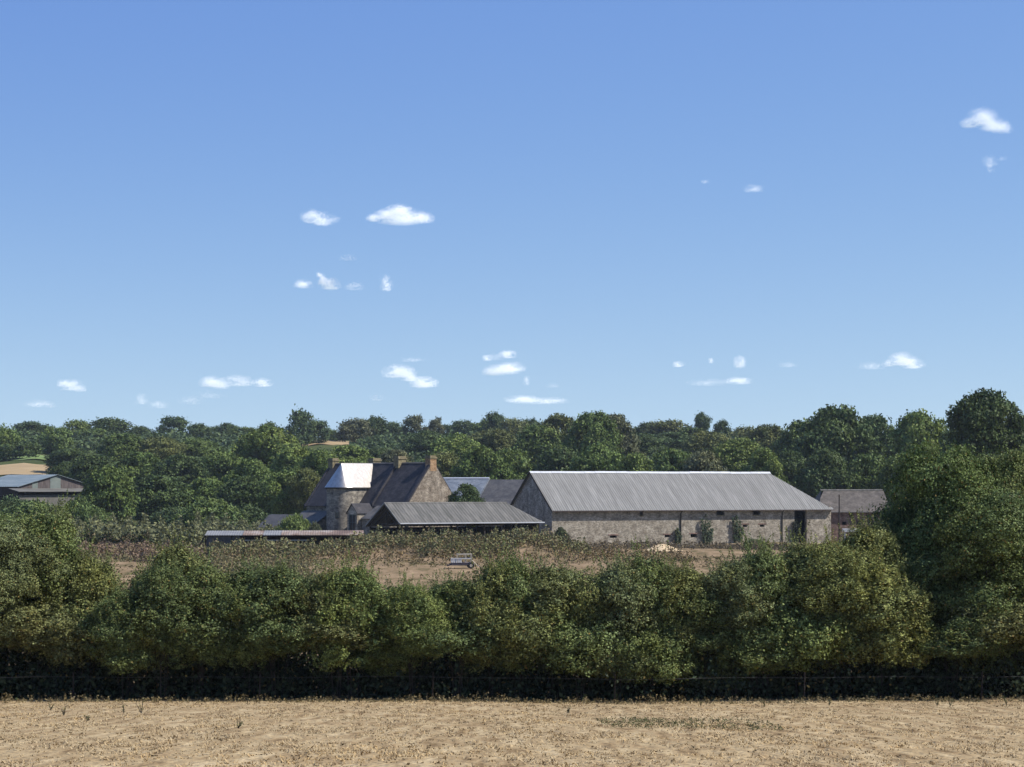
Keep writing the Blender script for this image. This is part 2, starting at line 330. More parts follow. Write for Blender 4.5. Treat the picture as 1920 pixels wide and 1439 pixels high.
def stems(name, seed, n=5, r=.05, spread=.5, top=.75, limbs=3):
    g = random.Random(seed); m = MB()
    for i in range(n):
        a = g.uniform(0, 6.28); b0 = (.12*math.cos(a)*(n > 1), .12*math.sin(a)*(n > 1), -.04)
        s = spread*g.uniform(.4, 1)*(1 if n > 1 else .15); t = top*g.uniform(.8, 1)
        pts = [Vector(b0)]
        for k in range(1, 6):
            u = k/5; pts.append(Vector((b0[0]+math.cos(a)*s*u**1.4+g.uniform(-.02, .02), b0[1]+math.sin(a)*s*u**1.4+g.uniform(-.02, .02), t*u)))
        rr = r*g.uniform(.7, 1.1); m.tube(pts, [rr*(1-.14*k) for k in range(6)], 6)
        for q in range(limbs):
            k = g.randint(2, 4); p = pts[k]; a2 = g.uniform(0, 6.28); L = g.uniform(.25, .55)
            m.tube([p, p+Vector((math.cos(a2)*L*.5, math.sin(a2)*L*.5, L*.35)), p+Vector((math.cos(a2)*L, math.sin(a2)*L, L*.8))], [rr*.5, rr*.32, rr*.1], 5)
    me = bpy.data.meshes.new(name); me.from_pydata(m.v, [], m.f); me.update(); me.materials.append(M['bark'])
    return me
FAR = {}; NEAR = {}; TR = {}
for kind, sp in (('round', 1), ('oak', 2), ('tall', 3), ('airy', 4)):
    FAR[kind] = [crown('far_crown', kind, 10*sp+i, 1.7, 44 if kind != 'airy' else 26, 130, .062, .34 if kind != 'airy' else .22, core=.12) for i in range(3)]
    for me in FAR[kind]: me.materials.append(M['leaf_far'])
MID = {}
for kind, sp in (('round', 5), ('oak', 6), ('tall', 7), ('bush', 8)):
    MID[kind] = [crown('mid_crown', kind, 10*sp+i, 2.1 if kind != 'bush' else 1.3, 74, 250, .046, .31, core=.05, tr=1.5) for i in range(4)]
    for me in MID[kind]: me.materials.append(M['leaf_far'])
SHR = [crown('shrub_crown', 'shrub', 100+i, 2.6, 88, 560, .027, .30, core=.04, shoots=230, flat=.95, loose=.2, tr=1.7) for i in range(5)]
LOW = [crown('shrub_crown', 'hang', 110+i, 1.35, 56, 600, .025, .30, core=.04, shoots=40, flat=.9, loose=.3, tr=1.7) for i in range(5)]
BIG = [crown('big_crown', 'oak', 120+i, 2.6, 190, 740, .0158, .235, core=.04, flat=.9, shl=.4, shoots=60, loose=.15) for i in range(2)]
for me in SHR+LOW+BIG: me.materials.append(M['leaf'])
TRUNK = [stems('trunk', 200+i, 1, .045, .5, .8, 6) for i in range(3)]
STEMS = [stems('stems', 220+i, 6, .018, .55, .8, 3) for i in range(3)]
CNT = [0]
def tree(name, x, y, h, r, me, tr, colour, label, cat='tree', group=None, base=.12, rz=None, zb=None):
    """a tree or shrub: an empty at its foot, a crown and a trunk"""
    z = gz(x, y) if zb is None else zb
    t = empty(name, (x, y, z)); tag(t, label, cat, group)
    c = link('crown', me, t); c.location = (0, 0, h*base); c.scale = (r, r, h*(1-base)*.985)
    CNT[0] += 1; c.rotation_euler.z = (CNT[0]*2.399) % 6.28 if rz is None else rz
    c.color = (*colour, 1)
    s = link('trunk' if tr in TRUNK else 'stems', tr, t); q = min(h*.28, r*.8) if tr in TRUNK else r*.8; s.scale = (q, q, h*.92)
    return t
def ptree(px, top, hw, Y, kind, lib, colour, label, name='tree', cat='tree', group=None, base=.03):
    x = (px-960)/F*Y; r = hw/F*Y; zt = (HY-top)/F*Y; z = gz(x, Y); h = zt-z
    L = lib[kind]; me = L[CNT[0] % len(L)]; base = max(base, 1-2.5*r/h)
    j = 1+.1*math.sin(px*1.7)
    return tree(name, x, Y, h, r, me, TRUNK[CNT[0] % 3], tuple(c*j*q for c, q in zip(colour, (1.0, 1.0, .86))), label, cat, group, base)
DK = (.040,.060,.026); MG = (.062,.090,.031); YG = (.088,.118,.038); BG_ = (.042,.064,.032); OL = (.072,.084,.036); GR = (.072,.080,.050)
SK = 'trees along the skyline of the hill'
# skyline and hill trees: px, top, half width, distance, kind, colour, label
sky_trees = [
 (8,797,34,720,'oak',MG,'broad green tree cut by the left edge of the photo behind the straw field'),
 (62,790,36,900,'oak',BG_,'lumpy dark skyline tree second from the left edge'),
 (104,800,30,760,'round',MG,'rounded tree standing above the small green field at far left'),
 (42,826,34,715,'round',DK,'low dark tree on the upper edge of the harvested straw field'),
 (140,787,30,880,'round',YG,'light green round tree on the left skyline beside a darker one'),
 (205,783,38,880,'round',DK,'dark dome shaped tree rising over the left wood'),
 (172,802,28,860,'oak',MG,'mid green tree left of the dark dome on the left skyline'),
 (262,799,24,900,'oak',DK,'small dark tree in the dip of the left skyline'),
 (326,781,36,900,'airy',BG_,'dark skyline tree with loose knobbly top above the left wood'),
 (375,794,28,880,'round',DK,'dark rounded tree just right of the knobbly topped skyline tree'),
 (422,793,24,910,'oak',BG_,'dark skyline tree left of the big light green crown'),
 (458,800,26,900,'oak',MG,'low green skyline tree behind the light green crown'),
 (508,791,24,880,'round',DK,'dark cap of a tree showing over the big light green crown'),
 (562,768,30,840,'airy',BG_,'tall loose tree with two tiers standing proud of the skyline above the manor'),
 (592,786,26,850,'oak',BG_,'bushy companion leaning right of the tall two tiered skyline tree'),
 (622,805,13,905,'round',DK,'tiny dark round tree alone on the skyline by the pale field'),
 (634,812,20,940,'oak',BG_,'low dark tree right behind the small pale hill field'),
 (668,783,32,870,'oak',GR,'greyish rounded skyline tree right of the tiny lone one'),
 (702,780,24,880,'round',DK,'dark crown beside the greyish skyline tree'),
 (738,791,28,900,'oak',BG_,'low dark skyline tree above the middle chimney'),
 (778,779,28,880,'airy',GR,'thin topped greyish tree above the brick chimney'),
 (816,782,20,890,'airy',GR,'nearly bare tree with sky showing through its top'),
 (838,796,22,900,'round',DK,'small dark skyline tree just right of the nearly bare one'),
 (868,787,24,890,'oak',BG_,'blue green skyline tree over the slate roofed wing'),
 (925,772,22,870,'round',DK,'dark narrow topped tree peaking over the middle of the skyline'),
 (900,792,26,880,'oak',MG,'lower green tree in front of the dark middle peak'),
 (962,783,30,860,'oak',OL,'olive tree right of the dark middle peak'),
 (996,784,20,880,'round',BG_,'small rounded skyline tree above the barn left gable'),
 (1212,792,28,880,'oak',DK,'dark skyline tree in the hollow above the middle of the barn'),
 (1252,787,42,860,'round',OL,'broad low olive tree on the skyline above the barn roof'),
 (1317,773,15,850,'round',BG_,'slim upright tree sticking up over the barn roof'),
 (1355,787,16,860,'round',DK,'small dark round topped tree right of the slim upright one'),
 (1300,800,30,850,'oak',MG,'green tree at the foot of the slim upright one'),
 (1402,798,34,840,'oak',OL,'olive skyline tree where the ridge drops above the barn right end'),
]
for px, top, hw, Y, k, c, lb in sky_trees: ptree(px, top, hw, Y, k, FAR, c, lb, 'skyline_tree', group=SK)
WD = 'trees of the wood behind the farm'
wood = [
 (130,838,40,640,'oak',DK,'dark tree at the left end of the wood beside the small green field'),
 (118,868,26,560,'round',DK,'dark tree leaning over the blue roofed shed'),
 (232,812,48,640,'oak',MG,'wide tree at the upper left of the wood under the dark dome'),
 (300,818,46,640,'round',OL,'olive green tree in the upper row of the left wood'),
 (372,818,46,650,'oak',MG,'green tree under the knobbly skyline tree'),
 (180,850,50,540,'oak',DK,'big dark tree right of the blue roofed shed'),
 (262,846,48,540,'oak',MG,'leafy tree in the middle row of the left wood below the wide one'),
 (338,850,50,530,'tall',DK,'dark tree in the middle row of the left wood'),
 (412,842,50,550,'oak',MG,'mid green tree left of the big light green crown'),
 (498,798,62,570,'round',YG,'big light green round crowned tree at the right of the left wood'),
 (556,836,48,520,'oak',YG,'light green tree right below the big light crown'),
 (600,842,34,480,'oak',MG,'tree whose bare grey stems show left of the manor roof'),
 (152,905,30,470,'round',DK,'small dark tree at the corner of the shed apron'),
 (206,872,50,416,'oak',MG,'large leafy tree at the front of the left wood beside the shed'),
 (300,890,52,440,'oak',DK,'large dark tree at the front of the left wood'),
 (385,896,52,445,'oak',MG,'large green tree at the front centre of the left wood'),
 (462,890,54,440,'tall',DK,'large dark green tree left of the pale stems'),
 (530,882,46,430,'oak',MG,'green tree overhanging the small slate roofs'),
 (575,876,32,425,'tall',OL,'olive tree touching the left verge of the manor roof'),
 (470,860,44,500,'oak',MG,'tree filling the wood under the big light crown'),
 (648,834,50,600,'round',YG,'light green tree behind the glaring stair tower roof'),
 (708,838,26,640,'oak',DK,'dark tree gap filler behind the middle chimney'),
 (742,842,36,560,'oak',GR,'greyish brown tree behind the brick chimney'),
 (606,858,34,560,'round',MG,'green tree behind the left chimney'),
 (800,806,44,700,'tall',BG_,'tall blue green tree behind the brick chimney'),
 (855,812,52,580,'round',YG,'yellow green tree above the light slate roof'),
 (832,846,44,470,'oak',OL,'olive tree touching the brick chimney'),
 (900,836,48,460,'oak',MG,'green tree above the two rear slate roofs'),
 (930,800,48,640,'oak',OL,'olive tree in the upper middle of the wood'),
 (960,840,50,480,'oak',MG,'dense tree left behind the barn gable'),
 (1008,796,52,600,'oak',MG,'tall green tree over the left end of the barn ridge'),
 (1048,776,46,620,'oak',OL,'olive topped tree behind the barn left of the tallest oak'),
 (1056,836,54,480,'round',DK,'dark shaded tree over the barn ridge near its left end'),
 (1112,770,52,560,'oak',MG,'tallest oak behind the barn with a flat dark crest'),
 (1152,775,46,575,'oak',GR,'loose topped pale tree joined to the tallest oak'),
 (1128,832,60,470,'round',MG,'bright green tree directly over the barn ridge below the tallest oak'),
 (1190,848,46,460,'round',YG,'yellow green bush like tree on the barn ridge line'),
 (1205,812,40,680,'oak',DK,'dark tree in shade behind the middle of the barn'),
 (1262,838,46,480,'round',MG,'green tree over the middle of the barn ridge'),
 (1258,810,46,700,'oak',BG_,'blue green tree higher up behind the middle of the barn'),
 (1325,804,42,640,'oak',OL,'olive tree behind the slim upright skyline tree base'),
 (1320,844,44,460,'oak',GR,'grey green tree over the right half of the barn ridge'),
 (1385,818,50,500,'round',YG,'light yellow green tree over the right end of the barn ridge'),
 (1440,796,46,620,'oak',OL,'olive tree left of the dark giant over the barn hip'),
 (1432,838,36,450,'round',YG,'light green tree near the upper corner of the barn hip'),
 (1500,788,48,560,'oak',MG,'green shoulder tree left of the dark giant'),
 (1478,842,44,455,'tall',DK,'black green shaded tree behind the barn hip'),
 (1572,760,72,470,'oak',DK,'dark giant tree filling the view behind the barn hip'),
 (1545,838,52,425,'round',DK,'dark low tree between the barn hip and the brick stable'),
 (1642,776,48,500,'oak',DK,'dark tree right of the giant with a ragged top'),
 (1625,850,52,430,'oak',MG,'shaded green tree over the stable roof'),
 (1726,770,58,450,'round',YG,'light green tree right of the dark giant'),
 (1700,842,50,420,'oak',MG,'green tree behind the right end of the stable'),
 (1847,729,66,330,'round',DK,'tall dark round headed tree at the top right'),
 (1800,800,50,400,'oak',DK,'dark tree at the left foot of the round headed one'),
 (1910,788,44,360,'oak',MG,'tree cut by the right edge beside the round headed one'),
]
for px, top, hw, Y, k, c, lb in wood: ptree(px, top, hw, Y, k, MID, c, lb, 'broadleaf_tree', group=WD)
# hidden depth of the wood: a closed understorey of low scrub that no one could count
def scrub(name, label_cat, n, fx, fy, h, colour, seed, leaf=.25, per=26, m='leaf_far', mask=None):
    g = np.random.default_rng(seed)
    x = g.uniform(*fx, n); y = g.uniform(*fy, n)
    if mask: k = mask(x, y); x = x[k]; y = y[k]
    n = len(x); hh = g.uniform(*h, n); z = ground(x, y)
    idx = np.repeat(np.arange(n), per); d = unit(g.normal(size=(n*per, 3))); d[:, 2] = np.abs(d[:, 2])
    rad = hh[idx]*.62
    P = np.stack([x[idx]+d[:, 0]*rad, y[idx]+d[:, 1]*rad, z[idx]+d[:, 2]*hh[idx]*g.uniform(.7, 1.05, n*per)], 1)
    V, Q = quads(P, d+g.normal(0, .5, (n*per, 3)), leaf*g.uniform(.6, 1.3, n*per), .65, g)
    o = link(name, np_mesh(name, V, Q), None, M[m]); o.color = (*colour, 1)
    return tag(o, kind='stuff', **label_cat)
scrub('undergrowth', dict(label='dense dark undergrowth filling the wood behind the farm', cat='undergrowth'), 2600, (-115, 130), (425, 700), (3, 6), DK, 51, .55, 40,
      mask=lambda x, y: ((x+92)**2/500+(y-440)**2/700 > 1) & (x > -.235*y+16))
# ---------------------------------------------------------------- buildings
def roof_sheet(mb, L, W, x0, z0, rise, cut_right=0, cut_left=0, over=.5, period=.42, amp=.036, y0=0, th=.05, back=False, ny=1, oL=.25, oR=.25):
    """roof plane; eave along local x at y=y0, ridge at y0+W; ribs run down the slope; hipped by cut_* metres"""
    s = rise/W; nper = max(2, int((L+oL+oR)/period)); n = nper*6 if amp else max(8, int(L))
    xs = np.linspace(-oL, L+oR, n+1); top = []; bot = []
    for x in xs:
        yt = W
        if cut_right and x > L-cut_right: yt = max(0, min(W, (L+oR-x)/(cut_right+oR)*(W+over)-over))
        if cut_left and x < cut_left: yt = max(0, min(W, (x+oL)/(cut_left+oL)*(W+over)-over))
        d = amp*math.sin(x/period*2*math.pi) if amp else 0
        rows = []
        for k in range(ny+1):
            y = -over+(yt+over)*k/ny
            rows.append((x0+x, (y0+y) if not back else (y0-y), z0+y*s+d+th))
        top.append(rows)
    i0 = len(mb.v); k = ny+1
    for r_ in top: mb.v += r_
    for r_ in top: mb.v += [(a, b, c-th-.02) for a, b, c in r_]
    N = len(top)*k
    for a in range(len(top)-1):
        for q in range(ny):
            i = i0+a*k+q; mb.f.append((i, i+k, i+k+1, i+1)); j = i+N; mb.f.append((j, j+1, j+k+1, j+k))
        i = i0+a*k; mb.f.append((i, i+N, i+k+N, i+k))
        i = i0+a*k+ny; mb.f.append((i, i+k, i+k+N, i+N))
    for a in (0, len(top)-1):
        i = i0+a*k; mb.f.append((i, i+ny, i+ny+N, i+N)) if ny == 1 else None
    return mb
def gable_pts(x, y0, y1, zb, ze, zr): return [(x, y0, zb), (x, y1, zb), (x, y1, ze), (x, (y0+y1)/2, zr), (x, y0, ze)]
# --- the long barn
TH = R(25)
b0 = at(1035, 954.2, 340); GB = -9.8
barn = empty('stone_barn', (b0.x, b0.y, GB), TH)
tag(barn, 'long rubble stone barn with a ribbed light grey roof hipped at its right end', 'barn')
L, W, ZE = 52.7, 7.8, b0.z-GB; RISE = 5.85
def along(px): k = (px-960)/F; return (k*b0.y-b0.x)/(math.cos(TH)-k*math.sin(TH))
def hole(px, wpx, z0, z1): a = along(px-wpx/2); return (a, along(px+wpx/2), z0, z1)
holes = [hole(1203, 6, ZE-1.2, ZE-.3), hole(1351, 15, ZE-1.2, ZE-.3), hole(1419, 14, ZE-1.2, ZE-.3), hole(1150, 13, 1.45, 1.85), hole(1252, 11, 1.45, 1.85), hole(1301, 12, 1.4, 1.95),
         hole(1397, 8, 3.0, 3.4), hole(1429, 9, 3.0, 3.4), hole(1501, 23, .02, ZE-.3)]
fw = wall_mb(L, ZE, .6, holes)
for z in (0,):
    fw.prism([(0, .6, 0), (0, 2*W, 0), (0, 2*W, ZE), (0, W, ZE+RISE-.1), (0, .6, ZE+.6*RISE/W-.1)], (.6, 0, 0))
    fw.box(.6, L, 2*W-.6, 2*W, 0, ZE); fw.box(L-.6, L, .6, 2*W-.6, 0, ZE)
fw.build('wall', M['stone'], barn)
rf = MB()
roof_sheet(rf, L, W, 0, ZE, RISE, cut_right=7.5, over=.62)
roof_sheet(rf, L, W, 0, ZE, RISE, cut_right=7.5, over=.5, y0=2*W, back=True)
rf.poly([(L+.25, -.5, ZE-.4), (L+.25, 2*W+.5, ZE-.4), (L-7.5, W, ZE+RISE+.02)])
ro = rf.build('roof', M['fibre'], barn)
rc = MB(); rg = random.Random(4)
for k in range(23):
    x = -.3+k*(L-7.2+.3)/23; x2 = x+(L-7.2+.3)/23-.03; dz = rg.uniform(-.025, .025)
    rc.prism([(x, W-.34, ZE+RISE-.12+dz), (x, W, ZE+RISE+.20+dz), (x, W+.34, ZE+RISE-.12+dz), (x, W, ZE+RISE+.08+dz)], (x2-x, 0, 0))
rc.build('ridge_cap', M['ridge'], ro)
MB().bar((-.2, -.70, ZE-.38), (L+.2, -.70, ZE-.42), .16, .14).build('gutter', M['boards'], ro)
vg = MB(); vg.bar((-.30, -.6, ZE-.40), (-.30, W, ZE+RISE+.03), .08, .26); vg.bar((-.30, 2*W+.5, ZE-.35), (-.30, W, ZE+RISE+.03), .08, .26); vg.build('verge_board', M['wood_dark'], ro)
for x, zt in ((along(1276), .4), (along(1466), .4)):
    d = MB(); d.tube([(x, -.62, ZE-.45), (x, -.12, ZE-.9), (x, -.12, 0.2)], [.09]*3, 8)
    d.build('downpipe', M['wood_dark'], barn)
for (a, b, c, d) in holes[:3]:
    m = MB(); m.box(a-.12, b+.12, -.05, .2, c-.14, c-.002); m.build('sill', M['lichen'], barn)
for (a, b, c, d) in holes[3:8]:
    m = MB(); m.box(a-.35, b+.35, -.04, .25, d+.002, d+.2); m.build('lintel', M['stone_red'], barn)
m = MB(); m.box(holes[8][0]-.3, holes[8][1]+.3, -.03, .3, ZE-.295, ZE-.1); m.build('lintel', M['wood_dark'], barn)
m = MB(); q = random.Random(3)
for k in range(16):
    z = k*.4; wv = .28+.14*(k % 2); m.box(L-wv, L+.03, -.03, .30, z+.01, z+.38)
m.build('quoins', M['stone'], barn)
m = MB(); m.box(.6, L-.6, 4.5, 4.6, 0, 4.6); m.build('shade_backing', M['dark'], barn)  # added near-black sheet so the doorway and openings look unlit
# --- open shed
s0 = at(750, 978.5, 318); GS = -9.3
shed = empty('open_shed', (s0.x, s0.y, GS), TH)
tag(shed, 'open sided timber shed with a low mossy grey ribbed roof in front of the manor', 'shed')
Ls, Ws, Wb, ZS, RS = 23.2, 5.6, 7.6, s0.z-GS, 2.72
m = MB(); roof_sheet(m, Ls, Ws, 0, ZS, RS, cut_right=3.2, over=.5, period=.5, amp=.03)
roof_sheet(m, Ls, Wb, 0, ZS-.75, RS+.75, cut_right=3.2, over=.5, y0=Ws+Wb, back=True, period=.5, amp=.03)
m.poly([(Ls+.2, -.4, ZS-.2), (Ls+.2, Ws+Wb, ZS-.6), (Ls-3.2, Ws, ZS+RS)])
sr = m.build('roof', M['fibre_old'], shed)
m = MB(); m.prism([(-.3, Ws-.25, ZS+RS-.03), (-.3, Ws, ZS+RS+.14), (-.3, Ws+.25, ZS+RS-.03)], (Ls-2.8, 0, 0)); m.build('ridge_cap', M['fibre_old'], sr)
m = MB(); m.bar((-.3, -.55, ZS-.28), (-.3, Ws, ZS+RS), .07, .22); m.bar((-.3, Ws+Wb+.5, ZS-.9), (-.3, Ws, ZS+RS), .07, .22); m.build('verge_board', M['fibre'], sr)
m = MB(); m.bar((-.2, -.55, ZS-.27), (Ls+.5, -.55, ZS-.27), .10, .16); m.build('gutter', M['ridge'], sr)
for x in np.linspace(.3, Ls-.3, 6):
    for y in (0.1, Ws+Wb-.3):
        MB().box(x-.12, x+.12, y-.12, y+.12, 0, ZS-.35 if y < 1 else ZS-.95).build('post', M['wood_dark'], shed)
for x in (0.1, 6, 12, 18):
    t = MB(); t.bar((x, 0, ZS-.3), (x, Ws+Wb, ZS-.75), .16, .22); t.bar((x, Ws, ZS-.5), (x, Ws, ZS+RS-.15), .14)
    t.bar((x, 1.8, ZS-.35), (x, Ws, ZS+RS-1.3), .12); t.bar((x, Ws+Wb-2.5, ZS-.6), (x, Ws, ZS+RS-1.3), .12)
    t.bar((x, .1, ZS-.35), (x, Ws, ZS+RS-.12), .14); t.bar((x, Ws+Wb, ZS-.9), (x, Ws, ZS+RS-.12), .14); t.build('truss', M['wood_dark'], shed)
m = MB(); m.box(0.5, Ls-.5, Ws+Wb-.15, Ws+Wb-.02, 0, ZS-1.1); m.box(Ls-.15, Ls-.02, 0.4, Ws+Wb-.4, 0, ZS-.4); m.build('back_cladding', M['wood_dark'], shed)
# --- manor house (local x runs left to right, origin at the front right corner)
PH = R(-40)
h0 = at(765, 945, 345); GH = -9.9
man = empty('manor_house', (h0.x, h0.y, GH), PH)
tag(man, 'old stone manor with steep dark slate roof, brick gable chimney and round stair tower', 'house')
Lh, Wh = 23.3, 5.9; ZH = h0.z-GH; RH = 3.78-h0.z
m = MB(); m.box(-Lh, 0, 0, .6, 0, ZH); m.box(-Lh, 0, 2*Wh-.6, 2*Wh, 0, ZH)
m.prism([(0, .6, 0), (0, 2*Wh-.6, 0), (0, 2*Wh-.6, ZH), (0, Wh, ZH+RH-.1), (0, .6, ZH)], (-.6, 0, 0))
m.prism([(-Lh, .6, 0), (-Lh, 2*Wh-.6, 0), (-Lh, 2*Wh-.6, ZH), (-Lh, Wh, ZH+RH-.1), (-Lh, .6, ZH)], (.6, 0, 0))
m.build('wall', M['stone_grey'], man)
m = MB(); roof_sheet(m, Lh, Wh, -Lh, ZH, RH, over=.45, amp=0, oL=.1, oR=-.62); roof_sheet(m, Lh, Wh, -Lh, ZH, RH, over=.45, amp=0, y0=2*Wh, back=True, oL=.1, oR=-.62)
mr_ = m.build('roof', M['slate'], man)
m = MB(); m.prism([(-Lh-.1, Wh-.2, ZH+RH-.02), (-Lh-.1, Wh, ZH+RH+.16), (-Lh-.1, Wh+.2, ZH+RH-.02)], (Lh-.55, 0, 0)); m.build('ridge_cap', M['slate_mid'], mr_)
def coping(x0, x1, up=.42, name='gable_parapet', mt='stone_grey', par=man, z=ZH, r=RH, W_=Wh, low=.5):
    m = MB(); s = r/W_
    for sg in (1, -1):
        ya = W_-sg*(W_+.5); za = z-.5*s
        pts = [(x0, W_, z+r-.2), (x0, ya, za-.15), (x0, ya, za+up), (x0, W_, z+r+up)]
        m.prism(pts, (x1-x0, 0, 0))
    return m.build(name, M[mt], par)
coping(-.5, .06, .55, mt='slate'); coping(-7.75, -7.5, .6, mt='slate'); coping(-Lh-.12, -Lh+.2, .2, mt='slate')  # copings coloured dark slate to mute sunlit faces into shadow lines
# lit gable face of rubble sits proud of the wall
m = MB(); m.prism([(.06, -.02, 0), (.06, 2*Wh+.02, 0), (.06, 2*Wh+.02, ZH+.1), (.06, Wh, ZH+RH+.3), (.06, -.02, ZH+.1)], (.1, 0, 0)); m.build('gable_wall', M['stone_gable'], man)
def chimney(x, y, wx, wy, zb, zt, mt, par=man):
    m = MB(); m.box(x-wx/2, x+wx/2, y-wy/2, y+wy/2, zb, zt-.5)
    c = m.build('chimney', M[mt], par)
    t = MB(); t.box(x-wx/2-.12, x+wx/2+.12, y-wy/2-.12, y+wy/2+.12, zt-.498, zt-.25); t.box(x-wx/2+.02, x+wx/2-.02, y-wy/2+.02, y+wy/2-.02, zt-.248, zt)
    t.build('chimney_cap', M['lichen'], c)
zt = ZH+RH
chimney(-.35, Wh, 1.1, 1.5, zt-1.3, zt+1.25, 'brick'); chimney(-7.3, Wh, 1.1, 1.9, zt-.8, zt+1.2, 'lichen')
chimney(-14.6, Wh+1.6, 1.1, 1.9, zt-2.4, zt+.95, 'lichen'); chimney(-Lh+.5, Wh, 1.1, 1.5, zt-.8, zt+1.0, 'lichen')
# stair tower; roof runs back to the ridge, metallic to imitate glare on slate
TX, TYY, TRr = -13.4, -1.7, 2.45; ze = -.2-GH
m = MB(); n = 28; ring = [(TX+TRr*math.cos(math.pi+math.pi*k/n), TYY+TRr*math.sin(math.pi+math.pi*k/n)) for k in range(n+1)]
ring = [(TX-TRr, 3.0)]+ring+[(TX+TRr, 3.0)]
for (ax, ay), (bx, by) in zip(ring, ring[1:]): m.poly([(ax, ay, 0), (bx, by, 0), (bx, by, ze+.1), (ax, ay, ze+.1)])
tw = m.build('tower', M['stone_grey'], man)
m = MB(); Rr = TRr+.32; n = 40
rr = [(TX+Rr*math.cos(math.pi+math.pi*k/n), TYY+Rr*math.sin(math.pi+math.pi*k/n)) for k in range(n+1)]
apex = (TX, TYY, zt+.02); i0 = 0
for (ax, ay), (bx, by) in zip(rr, rr[1:]): m.poly([(ax, ay, ze), (bx, by, ze), apex])
m.poly([(TX+Rr, TYY, ze), (TX+Rr, 2.6, ze), (TX, Wh, zt+.02), apex]); m.poly([(TX-Rr, TYY, ze), apex, (TX, Wh, zt+.02), (TX-Rr, 2.6, ze)])
zr = m.build('tower_roof', M['glare_metal'], man)
m = MB()
for (ax, ay), (bx, by) in zip(rr, rr[1:]): m.poly([(ax, ay, ze-.01), (bx, by, ze-.01), (bx, by, ze-.2), (ax, ay, ze-.2)]); m.poly([(ax, ay, ze-.2), (bx, by, ze-.2), (TX, TYY, ze-.2)])
m.box(TX+Rr-.08, TX+Rr, TYY+.01, 2.5, ze-.2, ze-.01); m.build('eave_board', M['wood_dark'], zr)
m = MB(); m.box(TX+1.0, TX+1.5, TYY-TRr+.02, TYY-TRr+.5, 4.6, 5.6); m.build('window', M['glass'], tw)
# front lean-to roof, dormer bay, low wing
m = MB(); roof_sheet(m, 6.2, 3.8, -6.6, ZH-2.3, 2.05, over=.3, amp=0, y0=-3.9, oL=0, oR=0); lt = m.build('lean_to_roof', M['slate_mid'], man)
m = MB(); m.box(-6.6, -.4, -3.9, -3.5, 0, ZH-2.35); m.box(-.8, -.4, -3.48, -.02, 0, ZH-2.2); m.build('lean_to_wall', M['stone_grey'], man)
bx0, bx1, by = -9.1, -6.9, -4.7
m = wall_mb(bx1-bx0, 5.6, .35, [(.35, 1.85, 2.6, 5.3)]); m.v = [(x+bx0, y+by, z) for x, y, z in m.v]
m.box(bx1-.35, bx1, by+.352, -1.5, 0, 5.6); m.box(bx0, bx0+.35, by+.352, -1.5, 0, 5.6)
m.prism([(bx0, by, 5.602), (bx1, by, 5.602), ((bx0+bx1)/2, by, 6.9)], (0, .35, 0)); bay = m.build('bay', M['stone'], man)
m = MB(); xm = (bx0+bx1)/2
for sx in (-1, 1): m.prism([(xm, by-.15, 7.0), (xm+sx*1.3, by-.15, 5.4), (xm+sx*1.3, by-.15, 5.52), (xm, by-.15, 7.12)], (0, 4.2, 0))
m.build('bay_roof', M['slate'], bay)
m = MB(); m.box(bx0+.37, bx1-.37, by+.2, by+.24, 2.62, 5.28); m.build('window', M['glass'], man)
m = MB()
for a, b, c, d in ((.35,.47,2.6,5.3),(1.73,1.85,2.6,5.3),(.47,1.73,2.6,2.72),(.47,1.73,5.18,5.3),(1.06,1.14,2.72,5.18),(.47,1.06,4.0,4.08),(1.14,1.73,4.0,4.08)): m.box(bx0+a, bx0+b, by+.1, by+.18, c, d)
m.build('window_frame', M['paint_blue'], man)
m = MB(); roof_sheet(m, 6.2, 4.2, -Lh, ZH-3.6, 2.3, over=.3, amp=0, y0=-4.6, oL=.3, oR=.2); m.build('wing_roof', M['slate_mid'], man)
m = MB(); m.box(-Lh, -Lh+6.2, -4.6, -4.2, 0, ZH-3.62); m.prism([(-Lh+5.8, -4.19, 0), (-Lh+5.8, -.02, 0), (-Lh+5.8, -.02, ZH-1.6), (-Lh+5.8, -4.19, ZH-3.7)], (.4, 0, 0)); m.build('wing_wall', M['stone_grey'], man)
# --- two rear roofs
r0 = at(960, 946, 378); GR_ = -9.9
rear = empty('rear_range', (r0.x, r0.y, GR_), R(-24)); tag(rear, 'rear range with one light blue and one dark slate roof left of the barn', 'farm building')
Wr = 5.6; ZR = r0.z-GR_; RR = (HY-900)/F*383-r0.z
m = MB(); m.box(-20, -.1, .1, .5, 0, ZR); m.box(-20, -.1, 2*Wr-.5, 2*Wr-.1, 0, ZR)
for x in (-20, -.5): m.prism([(x, .51, 0), (x, 2*Wr-.51, 0), (x, 2*Wr-.51, ZR), (x, Wr, ZR+RR-.15), (x, .51, ZR)], (.4, 0, 0))
m.build('wall', M['stone_grey'], rear)
m = MB(); roof_sheet(m, 6.9, Wr, -6.9, ZR, RR, amp=0, oL=0); roof_sheet(m, 6.9, Wr, -6.9, ZR, RR, amp=0, oL=0, y0=2*Wr, back=True); m.build('dark_roof', M['slate_mid'], rear)
m = MB(); roof_sheet(m, 13, Wr, -20, ZR+.25, RR, amp=0, oR=0); roof_sheet(m, 13, Wr, -20, ZR+.25, RR, amp=0, oR=0, y0=2*Wr, back=True); m.prism([(-7, -.5, ZR-.35), (-7, Wr, ZR+RR+.2), (-7, 2*Wr+.5, ZR-.35)], (.06, 0, 0)); lr_ = m.build('pale_roof', M['slate_blue'], rear)
m = MB(); m.prism([(-20, Wr-.2, ZR+RR+.26), (-20, Wr, ZR+RR+.46), (-20, Wr+.2, ZR+RR+.26)], (13, 0, 0)); m.build('ridge_cap', M['ridge'], lr_)
